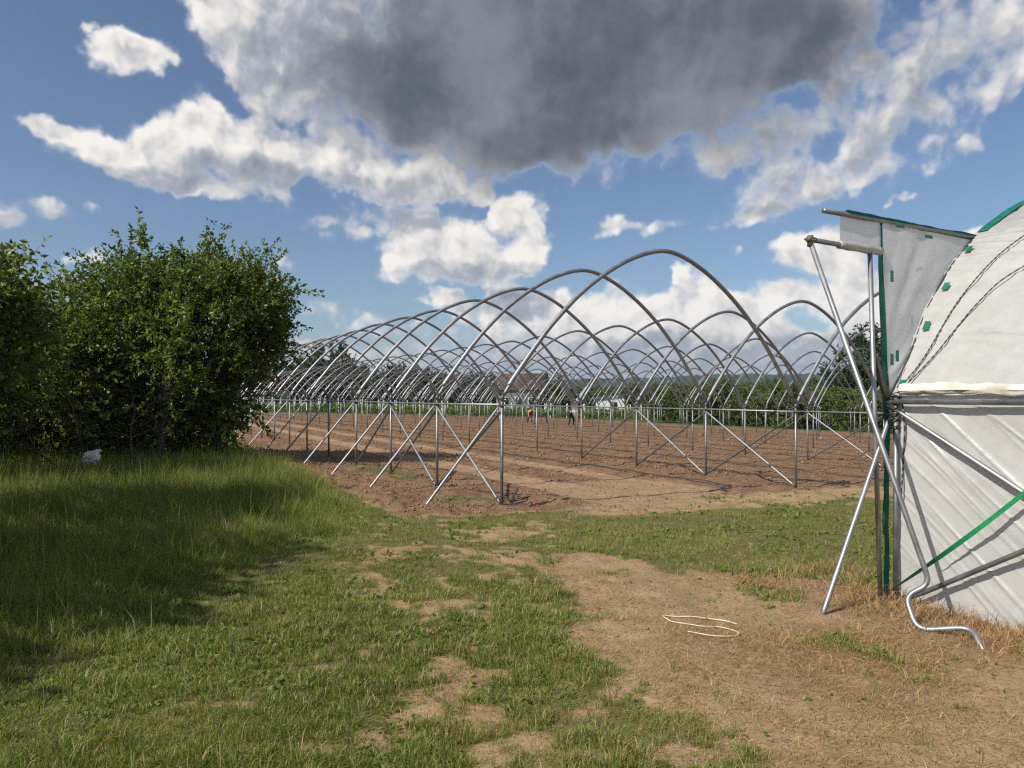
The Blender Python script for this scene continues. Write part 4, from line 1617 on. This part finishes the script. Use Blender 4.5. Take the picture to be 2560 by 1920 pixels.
# ------------------------------------------------------------------ trees beyond the field
def tree_kind(seed, h, rad, nclump, twigs, leaves, leaf, mat, trunk_h=.25, conic=0.0):
    rng = np.random.default_rng(seed)
    ells = []
    for i in range(7):
        t = i / 6
        z = h * (trunk_h + (1 - trunk_h) * (.18 + .62 * t))
        rr_ = rad * (1 - conic * t) * (.55 + .35 * math.sin(math.pi * (.25 + .6 * t))) * rng.uniform(.8, 1.15)
        a = rng.uniform(0, 6.28)
        o_ = rad * (.35 if conic < .5 else .1) * rng.uniform(.3, 1)
        ells.append((o_ * math.cos(a), o_ * math.sin(a), z, rr_, rr_, h * .17))
    cl = crown_points(rng, nclump, ells, .3, .3)
    crown, tw = foliage_mesh('crown', cl, twigs, leaves, leaf, mat, rng, twig_len=(rad * .18, rad * .42), centre=np.array([0, 0, h * .5]))
    mb = MB()
    tp = np.array([0, 0, h * .78])
    mb.tube(branch_curve(rng, (0, 0, -.2), tp, 0, 8), np.linspace(h * .028, h * .008, 8), 7, False)
    for p in cl[::max(1, nclump // 22)]:
        a = np.array([0, 0, min(h * .7, max(h * trunk_h * .8, p[2] - rad * .6))])
        mb.tube(branch_curve(rng, a, p, .05, 4), np.linspace(h * .010, h * .003, 4), 4, False)
    return mb.mesh('trunk', 'bark'), crown


def place_tree(kind, x, y, sc, rz, name, label, group, zs=1.0):
    root = empty(name, (x, y, gz(x, y)), rz)
    tag(root, label, 'tree', group)
    root.scale = (sc, sc, sc * zs)
    link('trunk', kind[0], root)
    tag(link('crown', kind[1], root), kind='stuff')
    return root


tr = np.random.default_rng(900)
ORCH = [tree_kind(910 + i, 3.7, 1.45, 70, 5, 12, (.14, .26), 'leaf_orchard', .12) for i in range(4)]


def nth(i):
    i += 1
    return 'nearest' if i == 1 else '%d%s' % (i, 'th' if 10 < i % 100 < 14 else {1: 'st', 2: 'nd', 3: 'rd'}.get(i % 10, 'th'))


for li, la in enumerate((48.6, 53.0, 57.5, 62.5, 68.0)):
    n_o = 0
    for al in np.arange(6, 72, 2.15):
        p = EV * la + DV * (float(A0 @ DV) + al + tr.normal() * .3)
        px = CX + FPX * p[0] / p[1]
        if 1640 + (la - 48) * 2 < px < 2250 and p[1] < 150:
            place_tree(ORCH[tr.integers(4)], p[0] + tr.normal() * .2, p[1], tr.uniform(.70, 1.08), tr.uniform(0, 6.28), 'orchard_tree',
                       'bushy orchard tree in the %s row behind the field, %s from the right' % (('front', 'second', 'third', 'fourth', 'rearmost')[li], nth(n_o)), 'orchard trees behind the field')
            n_o += 1

DARKT = [tree_kind(930 + i, 11, 4.0, 110, 5, 12, (.30, .60), 'leaf_dark', .15) for i in range(3)]
LIGHTT = [tree_kind(940 + i, 8, 3.4, 100, 5, 12, (.28, .52), 'leaf_orchard', .12) for i in range(2)]
CONE = [tree_kind(950, 12, 2.6, 110, 5, 12, (.25, .5), 'leaf_dark', .08, .85)]


def tree_px(kinds, px, ytop, depth, base_h, name, label, group, wide=1.0):
    x = (px - CX) / FPX * depth
    top = EYE + (HY - ytop) / FPX * depth
    hgt = top - gz(x, depth)
    sc = hgt / base_h
    place_tree(kinds[tr.integers(len(kinds))], x, depth, sc * wide, tr.uniform(0, 6.28), name, label, group, 1 / wide)


BG = 'dark trees behind the left end of the tunnels'
for i, (px, yt, dp) in enumerate(((560, 900, 125), (600, 893, 130), (645, 908, 122), (690, 898, 140), (735, 905, 128), (770, 884, 150), (808, 864, 150), (850, 893, 140), (885, 898, 150), (920, 918, 132), (960, 925, 145),
                   (995, 905, 150), (1035, 918, 140), (1075, 922, 150), (1115, 935, 140), (1150, 928, 152), (1190, 930, 156), (1225, 936, 150))):
    tree_px(DARKT, px, yt, dp, 11.0, 'broadleaf_tree', 'dark broadleaf tree, %s from the left in the wood left of the house' % ('1st' if i == 0 else nth(i)), BG)
tree_px(CONE, 905, 893, 135, 12.0, 'conifer_tree', 'dark narrow conifer left of the brown roofed house', None)
tree_px(CONE, 1402, 925, 150, 12.0, 'conifer_tree', 'dark conifer just right of the brown roofed house', None)
tree_px(CONE, 1478, 938, 190, 12.0, 'conifer_tree', 'distant dark conifer above the white shed', None)
for i, (px, yt, dp) in enumerate(((1385, 958, 136), (1425, 968, 140), (1470, 972, 134), (1510, 968, 138), (1545, 972, 132), (1588, 964, 130), (1620, 966, 128), (1660, 962, 126), (1700, 958, 130), (1740, 965, 128))):
    tree_px(LIGHTT, px, yt, dp, 8.0, 'green_tree', 'lighter green tree, %s from the left between house and orchard' % ('1st' if i == 0 else nth(i)), 'lighter trees behind the shed', 1.15)
for i, (px, yt, dp) in enumerate(((1780, 955, 125), (1820, 950, 130), (1880, 956, 120), (1940, 950, 135), (2000, 958, 120), (2050, 952, 130))):
    tree_px(LIGHTT, px, yt, dp, 8.0, 'green_tree', 'light green tree rising behind the orchard rows, %s from the left' % ('1st' if i == 0 else nth(i)), 'trees behind the orchard', 1.15)
tree_px(DARKT, 2110, 915, 80, 11.0, 'broadleaf_tree', 'shorter dark tree left of the tall pair behind the orchard', None)
tree_px(DARKT, 2172, 858, 80, 11.0, 'broadleaf_tree', 'tall dark tree behind the support pole of the white tunnel', None)
tree_px(DARKT, 2222, 826, 84, 11.0, 'broadleaf_tree', 'tallest dark tree, half hidden by the white tunnel panel', None)


def far_wood():
    rng = np.random.default_rng(777)
    n = 26000
    a = np.radians(rng.uniform(-40, 36, n))
    dp = rng.uniform(190, 420, n)
    X, Y = np.tan(a) * dp, dp
    hh = (2.5 + 4.5 * fbm(X / 26, Y / 60, 3, 780)) * (.8 + .5 * smooth01(dp, 190, 400))
    Z = -1.2 + hh * rng.uniform(0, 1, n) ** .5
    D = rng.normal(size=(n, 3)) + np.array([0, 0, .4])
    V, T = leaf_arrays(np.stack([X, Y, Z], 1), D, rng.uniform(.9, 2.2, n), .8, .15, rng)
    o = link('far_wood', mesh_np('far_wood', V, T, 'leaf_dark', dict(hue=np.repeat(np.clip(.5 + .25 * rng.normal(size=n), 0, 1), 4))))
    tag(o, 'distant belt of woodland below the hills', 'wood', kind='stuff')


far_wood()


# ------------------------------------------------------------------ berry rows with white posts behind the field
def crop():
    rng = np.random.default_rng(808)
    n = 42000
    row = rng.integers(0, 9, n)
    dp = 84 + row * 3.2 + rng.normal(size=n) * .35
    a = rng.uniform((560 - CX) / FPX, (1660 - CX) / FPX, n)
    X = a * dp
    Y = dp
    h = .55 + .75 * fbm(X / 1.7, Y / 3, 3, 810)
    Z = ground_z(X, Y) + h * rng.uniform(.02, 1, n) ** .7
    V, T = leaf_arrays(np.stack([X, Y, Z], 1), rng.normal(size=(n, 3)) + [0, 0, .5], rng.uniform(.16, .34, n), .7, .15, rng)
    o = link('berry_rows', mesh_np('berry_rows', V, T, 'leaf_orchard', dict(hue=np.repeat(np.clip(.62 + .2 * rng.normal(size=n), 0, 1), 4))))
    tag(o, 'low green rows of berry plants behind the field', 'plants', kind='stuff')


crop()
pm = MB()
pm.add(*[np.array([(-.06, -.05, -.3), (.06, -.05, -.3), (.06, .05, -.3), (-.06, .05, -.3), (-.055, -.045, 1.72), (.055, -.045, 1.72), (.055, .045, 1.72), (-.055, .045, 1.72), (-.03, -.03, 1.76), (.03, -.03, 1.76), (.03, .03, 1.76), (-.03, .03, 1.76)]),
         [(0, 1, 5, 4), (1, 2, 6, 5), (2, 3, 7, 6), (3, 0, 4, 7), (4, 5, 9, 8), (5, 6, 10, 9), (6, 7, 11, 10), (7, 4, 8, 11), (8, 9, 10, 11)]])
PMESH = pm.mesh('row_post', 'concrete', smooth=False)
pr_ = np.random.default_rng(818)
for r_ in range(3):
    dp = (86.0, 95.5, 105.0)[r_]
    px = 575.0 + r_ * 17
    n_p = 0
    while px < 1660:
        x = (px - CX) / FPX * dp
        o = link('row_post', PMESH)
        o.location = (x, dp, gz(x, dp))
        o.rotation_euler = (pr_.normal() * .02, pr_.normal() * .03, pr_.uniform(0, 1))
        n_p += 1
        tag(o, 'white post in the %s line of berry posts, %s from the left' % (('nearest', 'middle', 'farthest')[r_], '1st' if n_p == 1 else nth(n_p - 1)), 'post', 'white posts in the berry rows')
        px += pr_.uniform(40, 62)


# ------------------------------------------------------------------ far buildings
def gable_house(name, label, x, y, w, d, eave, ridge, rz, roof_mat, wall_mat, wins, base=-1.2):
    root = empty(name, (x, y, base), rz)
    tag(root, label, 'house')
    e, r = eave - base, ridge - base
    hw, hd = w / 2, d / 2
    MB().add([(-hw, -hd, 0), (hw, -hd, 0), (hw, hd, 0), (-hw, hd, 0), (-hw, -hd, e), (hw, -hd, e), (hw, hd, e), (-hw, hd, e), (-hw, 0, r - .1), (hw, 0, r - .1)],
             [(0, 1, 5, 4), (1, 2, 6, 5), (2, 3, 7, 6), (3, 0, 4, 7)], [(5, 6, 9), (7, 4, 8)]).build('wall', wall_mat, root, False)
    roof_o = None
    for sgn in (-1, 1):
        ov = .45
        lo = np.array([0, sgn * (hd + ov), e - (r - e) / hd * ov])
        hi_ = np.array([0, 0, r])
        nrm = unit(np.array([0, sgn * (r - e), hd]))
        V = []
        for t_ in (0, .16):
            for sx in (-1, 1):
                V += [lo + nrm * t_ + [sx * (hw + .4), 0, 0], hi_ + nrm * t_ + [sx * (hw + .4), 0, 0]]
        roof_o = MB().add(V, [(0, 1, 3, 2), (4, 6, 7, 5), (0, 4, 5, 1), (2, 3, 7, 6), (0, 2, 6, 4)]).build('roof', roof_mat, root, False)
        for k in range(1, 12):                  # courses of tiles
            c = lo + (hi_ - lo) * k / 12 + nrm * .17
            MB().tube([c + [-(hw + .4), 0, 0], c + [hw + .4, 0, 0]], .05, 4).build('tile_course', roof_mat, roof_o, False)
    for (wx, wz, ww, wh) in wins:
        f = MB().box((wx - ww / 2 - .08, -hd - .05, wz - .08), (wx + ww / 2 + .08, -hd + .02, wz + wh + .08)).build('window', 'sheet_white', root, False)
        MB().box((wx - ww / 2, -hd - .07, wz), (wx + ww / 2, -hd - .052, wz + wh)).build('pane', 'window_dark', f, False)
    return root


gable_house('farm_house', 'house with a large brown tiled roof behind the berry rows', 2.3, 142, 9.0, 8.5, 3.0, 6.0, math.radians(-14), 'tiles_brown', 'roof_grey', [(-2.6, 1.2, 1.2, 1.3), (0, 1.2, 1.2, 1.3), (2.6, 1.2, 1.2, 1.3)])
gable_house('farm_house', 'house with a red roof half hidden behind the largest bush', -45, 128, 9.0, 7, 3.0, 5.2, math.radians(20), 'tiles_red', 'plaster', [(-2.4, 1.2, 1.1, 1.3), (2.4, 1.2, 1.1, 1.3)])

# white lean-to shed
sx, sy = 16.3, 118.0
root = empty('shed', (sx, sy, -1.15), math.radians(-8))
tag(root, 'small white corrugated shed with a sloping grey roof', 'shed')
mb = MB()
nr = 44
xs = np.linspace(-2.3, 2.3, nr * 2)
V, Q = [], []
for i, x in enumerate(xs):
    yy = -1.6 - (.03 if i % 2 else 0)
    zt = 2.25 + (x + 2.3) / 4.6 * .62
    V += [(x, yy, .65), (x, yy, zt)]
Q = [(2 * i, 2 * i + 2, 2 * i + 3, 2 * i + 1) for i in range(len(xs) - 1)]
mb.add(V, Q)
mb.add([(-2.3, 1.6, 0), (2.3, 1.6, 0), (2.3, 1.6, 2.85), (-2.3, 1.6, 2.2), (-2.3, -1.6, 0), (2.3, -1.6, 0), (2.3, -1.6, 2.85), (-2.3, -1.6, 2.2)], [(0, 3, 2, 1), (1, 2, 6, 5), (0, 4, 7, 3)])
mb.build('wall', 'sheet_white', root, False)
MB().box((-2.32, -1.66, 0), (2.32, -1.55, .66)).build('base_wall', 'concrete', root, False)
MB().box((.15, -1.70, .72), (1.15, -1.60, 1.75)).build('doorway', 'window_dark', root, False)
MB().add([(-2.9, -2.0, 2.20), (2.7, -2.0, 2.95), (2.7, 1.9, 2.95), (-2.9, 1.9, 2.20), (-2.9, -2.0, 2.32), (2.7, -2.0, 3.07), (2.7, 1.9, 3.07), (-2.9, 1.9, 2.32)],
         [(0, 3, 2, 1), (4, 5, 6, 7), (0, 1, 5, 4), (1, 2, 6, 5), (2, 3, 7, 6), (3, 0, 4, 7)]).build('roof', 'roof_grey', root, False)
# brick outhouse left of the shed
root = empty('brick_outhouse', (10.4, 113.0, -1.1), math.radians(12))
tag(root, 'little red brick outhouse left of the white shed', 'outhouse')
MB().add([(-.9, -.7, 0), (.9, -.7, 0), (.9, .7, 0), (-.9, .7, 0), (-.9, -.7, 2.0), (.9, -.7, 2.45), (.9, .7, 2.45), (-.9, .7, 2.0)], [(0, 1, 5, 4), (1, 2, 6, 5), (2, 3, 7, 6), (3, 0, 4, 7)]).build('wall', 'brick', root, False)
MB().add([(-1.05, -.85, 1.98), (1.05, -.85, 2.46), (1.05, .85, 2.46), (-1.05, .85, 1.98), (-1.05, -.85, 2.06), (1.05, -.85, 2.54), (1.05, .85, 2.54), (-1.05, .85, 2.06)],
         [(0, 3, 2, 1), (4, 5, 6, 7), (0, 1, 5, 4), (1, 2, 6, 5), (2, 3, 7, 6), (3, 0, 4, 7)]).build('roof', 'roof_grey', root, False)
MB().box((-.3, -.74, .1), (.3, -.69, 1.75)).build('door', 'window_dark', root, False)
# small red hive-like hut left
root = empty('red_hut', ((977.5 - CX) / FPX * 102, 102, gz((977.5 - CX) / FPX * 102, 102)), .2)
tag(root, 'tiny red hut with a white roof among the berry rows', 'hut')
MB().box((-.32, -.3, .3), (.32, .3, 1.2)).build('body', 'tiles_red', root, False)
MB().add([(-.42, -.42, 1.2), (.42, -.42, 1.2), (.42, .42, 1.2), (-.42, .42, 1.2), (0, -.42, 1.62), (0, .42, 1.62)], [(0, 4, 5, 3), (1, 2, 5, 4), (0, 3, 2, 1)], [(0, 1, 4), (2, 3, 5)]).build('roof', 'sheet_white', root, False)
for (ax, ay) in ((-.26, -.24), (.26, -.24), (.26, .24), (-.26, .24)):
    MB().box((ax - .03, ay - .03, 0), (ax + .03, ay + .03, .31)).build('leg', 'dead_wood', root, False)


# ------------------------------------------------------------------ people bending over the soil
def cloth(name, c):
    material(name, lambda nt: bsdf(nt, ramp(nt, nt.noise(nt.pos(), 18, 4), [(0.3, tuple(v * .8 for v in c)), (0.7, tuple(min(1, v * 1.15) for v in c))]), 0.85, spec=0.15))


cloth('skin', (0.42, 0.24, 0.165))
cloth('shirt_orange', (0.50, 0.20, 0.06))
cloth('shirt_teal', (0.015, 0.14, 0.115))
cloth('shirt_grey', (0.34, 0.33, 0.32))
cloth('shirt_dark', (0.035, 0.035, 0.045))
cloth('trousers_dark', (0.022, 0.022, 0.028))
cloth('hair_dark', (0.025, 0.018, 0.014))
cloth('cap_white', (0.62, 0.60, 0.56))
cloth('glove_red', (0.45, 0.05, 0.04))
cloth('shoe', (0.12, 0.11, 0.10))


def person(px, py, rz, label, shirt, hair, spread=.17, bow=0.0, glove='skin', sc=1.0):
    """a figure bent at the hips, knees slightly flexed, arms reaching for the soil; faces +x before rotation"""
    q = at(px, py)
    root = empty('person', (q[0], q[1], gz(*q)), rz)
    tag(root, label, 'person', 'workers bending over the field')
    J, E_, R_, M_ = [], [], [], []

    def j(p, r, mat, par=None):
        J.append(p)
        R_.append(r)
        M_.append(mat)
        if par is not None:
            E_.append((par, len(J) - 1))
        return len(J) - 1
    hip = j((-.14, 0, .90), .135, 'trousers_dark')
    w_ = j((.0, 0, .985 - bow), .125, shirt, hip)
    ch = j((.22, 0, 1.00 - bow), .150, shirt, w_)
    up_ = j((.34, 0, .985 - bow), .120, shirt, ch)
    nk = j((.44, 0, .965 - bow), .055, 'skin', up_)
    hd0 = j((.51, 0, .945 - bow), .085, 'skin', nk)
    hd1 = j((.60, 0, .915 - bow), .100, 'skin', hd0)
    hd2 = j((.66, 0, .885 - bow), .075, 'skin', hd1)
    ns = j((.645, 0, .80 - bow), .018, 'skin', hd2)
    for s in (-1, 1):
        th = j((-.10, s * .10, .82), .098, 'trousers_dark', hip)
        kn = j((.03, s * spread * .85, .48), .068, 'trousers_dark', th)
        cf = j((-.01, s * spread * .95, .30), .062, 'trousers_dark', kn)
        an = j((-.05, s * spread, .09), .042, 'trousers_dark', cf)
        he = j((-.06, s * spread, .045), .045, 'shoe', an)
        to = j((.14, s * (spread + .02), .035), .035, 'shoe', he)
        sh_ = j((.36, s * .16, .96 - bow), .072, shirt, up_)
        e1 = j((.39, s * .205, .80 - bow), .054, shirt, sh_)
        el_ = j((.42, s * .20, .67 - bow * .8), .045, 'skin', e1)
        wr = j((.50, s * .13, .45 - bow * .5), .029, glove, el_)
        pa = j((.52, s * .12, .39 - bow * .5), .032, glove, wr)
        for k, (dy, ln) in enumerate(((-.030, .062), (-.010, .075), (.010, .070), (.028, .055))):
            f1 = j((.535 + .006 * k, s * .12 + dy, .345 - bow * .5), .0095, glove, pa)
            j((.53 + .004 * k, s * .12 + dy * 1.1, .345 - ln * .55 - bow * .5), .008, glove, f1)
        tb = j((.515, s * .12 - s * .045, .375 - bow * .5), .010, glove, pa)
        j((.535, s * .12 - s * .055, .335 - bow * .5), .009, glove, tb)
    bm = bmesh.new()
    lay = bm.verts.layers.skin.verify()
    vs = [bm.verts.new(p) for p in J]
    for v, r in zip(vs, R_):
        v[lay].radius = (r, r)
    vs[0][lay].use_root = True
    for a, b in E_:
        bm.edges.new((vs[a], vs[b]))
    me = bpy.data.meshes.new('tmp')
    bm.to_mesh(me)
    bm.free()
    ob = bpy.data.objects.new('tmp', me)
    COL.objects.link(ob)
    md = ob.modifiers.new('s', 'SKIN')
    md.use_smooth_shade = True
    sb = ob.modifiers.new('d', 'SUBSURF')
    sb.levels = sb.render_levels = 1
    dg = bpy.context.evaluated_depsgraph_get()
    body = bpy.data.meshes.new_from_object(ob.evaluated_get(dg))
    bpy.data.objects.remove(ob)
    body.name = 'body'
    names = sorted(set(M_))
    body.materials.clear()
    for n in names:
        body.materials.append(MATS[n])
    JP = np.array(J)
    seg_a = np.array([JP[a] for a, b in E_])
    seg_b = np.array([JP[b] for a, b in E_])
    seg_m = [names.index(M_[b]) for a, b in E_]
    for pl in body.polygons:
        c = np.array(pl.center)
        ab = seg_b - seg_a
        t = np.clip(((c - seg_a) * ab).sum(1) / (ab * ab).sum(1), 0, 1)
        d = np.linalg.norm(c - seg_a - ab * t[:, None], axis=1)
        pl.material_index = seg_m[int(np.argmin(d))]
        pl.use_smooth = True
    link('body', body, root)
    # hair or cap as a shell over the back of the head
    bm = bmesh.new()
    bmesh.ops.create_uvsphere(bm, u_segments=16, v_segments=10, radius=.118)
    for v in bm.verts:
        v.co.x *= 1.12
        if v.co.z < -.02:
            v.co.z = -.02 + (v.co.z + .02) * .25
        k = 1 + .10 * n2(v.co.x * 30, v.co.y * 30 + v.co.z * 20, 820)
        v.co *= k
    me = bpy.data.meshes.new('hair')
    bm.to_mesh(me)
    bm.free()
    for p_ in me.polygons:
        p_.use_smooth = True
    me.materials.append(MATS[hair])
    ho = link('hair' if hair.startswith('hair') else 'cap', me, root)
    ho.location = (.585, 0, .935 - bow)
    ho.rotation_euler = (0, .45, 0)
    root.scale = (sc, sc, sc)
    return root


person(1325, 1060, math.radians(-80), 'person in an orange top and dark trousers bending to the soil', 'shirt_orange', 'hair_dark', .17, 0)
person(1368, 1059, math.radians(10), 'person in a teal top bending to the right', 'shirt_teal', 'hair_dark', .12, 0)
person(1429, 1066, math.radians(-35), 'person in a grey top with red gloves, legs wide apart', 'shirt_grey', 'hair_dark', .30, 0, 'glove_red', 1.08)
person(1250, 1054, math.radians(-110), 'person in dark clothes and white cap behind the nearest post', 'shirt_dark', 'cap_white', .17, .06)


# ------------------------------------------------------------------ air
def build_haze():
    o = MB().box((-3600, -3600, -5.0), (3600, 3600, 110.0)).build('haze', None, None, False)
    m = bpy.data.materials.new('haze')
    m.use_nodes = True
    t = m.node_tree
    t.nodes.clear()
    out = t.nodes.new('ShaderNodeOutputMaterial')
    v = t.nodes.new('ShaderNodeVolumePrincipled')
    v.inputs['Color'].default_value = (0.70, 0.82, 1.0, 1)
    v.inputs['Density'].default_value = HAZE
    v.inputs['Anisotropy'].default_value = 0.2
    t.links.new(v.outputs[0], out.inputs['Volume'])
    o.data.materials.append(m)
    tag(o, 'thin blue haze in the air', 'haze', kind='stuff')


HAZE = 0.00013
build_haze()
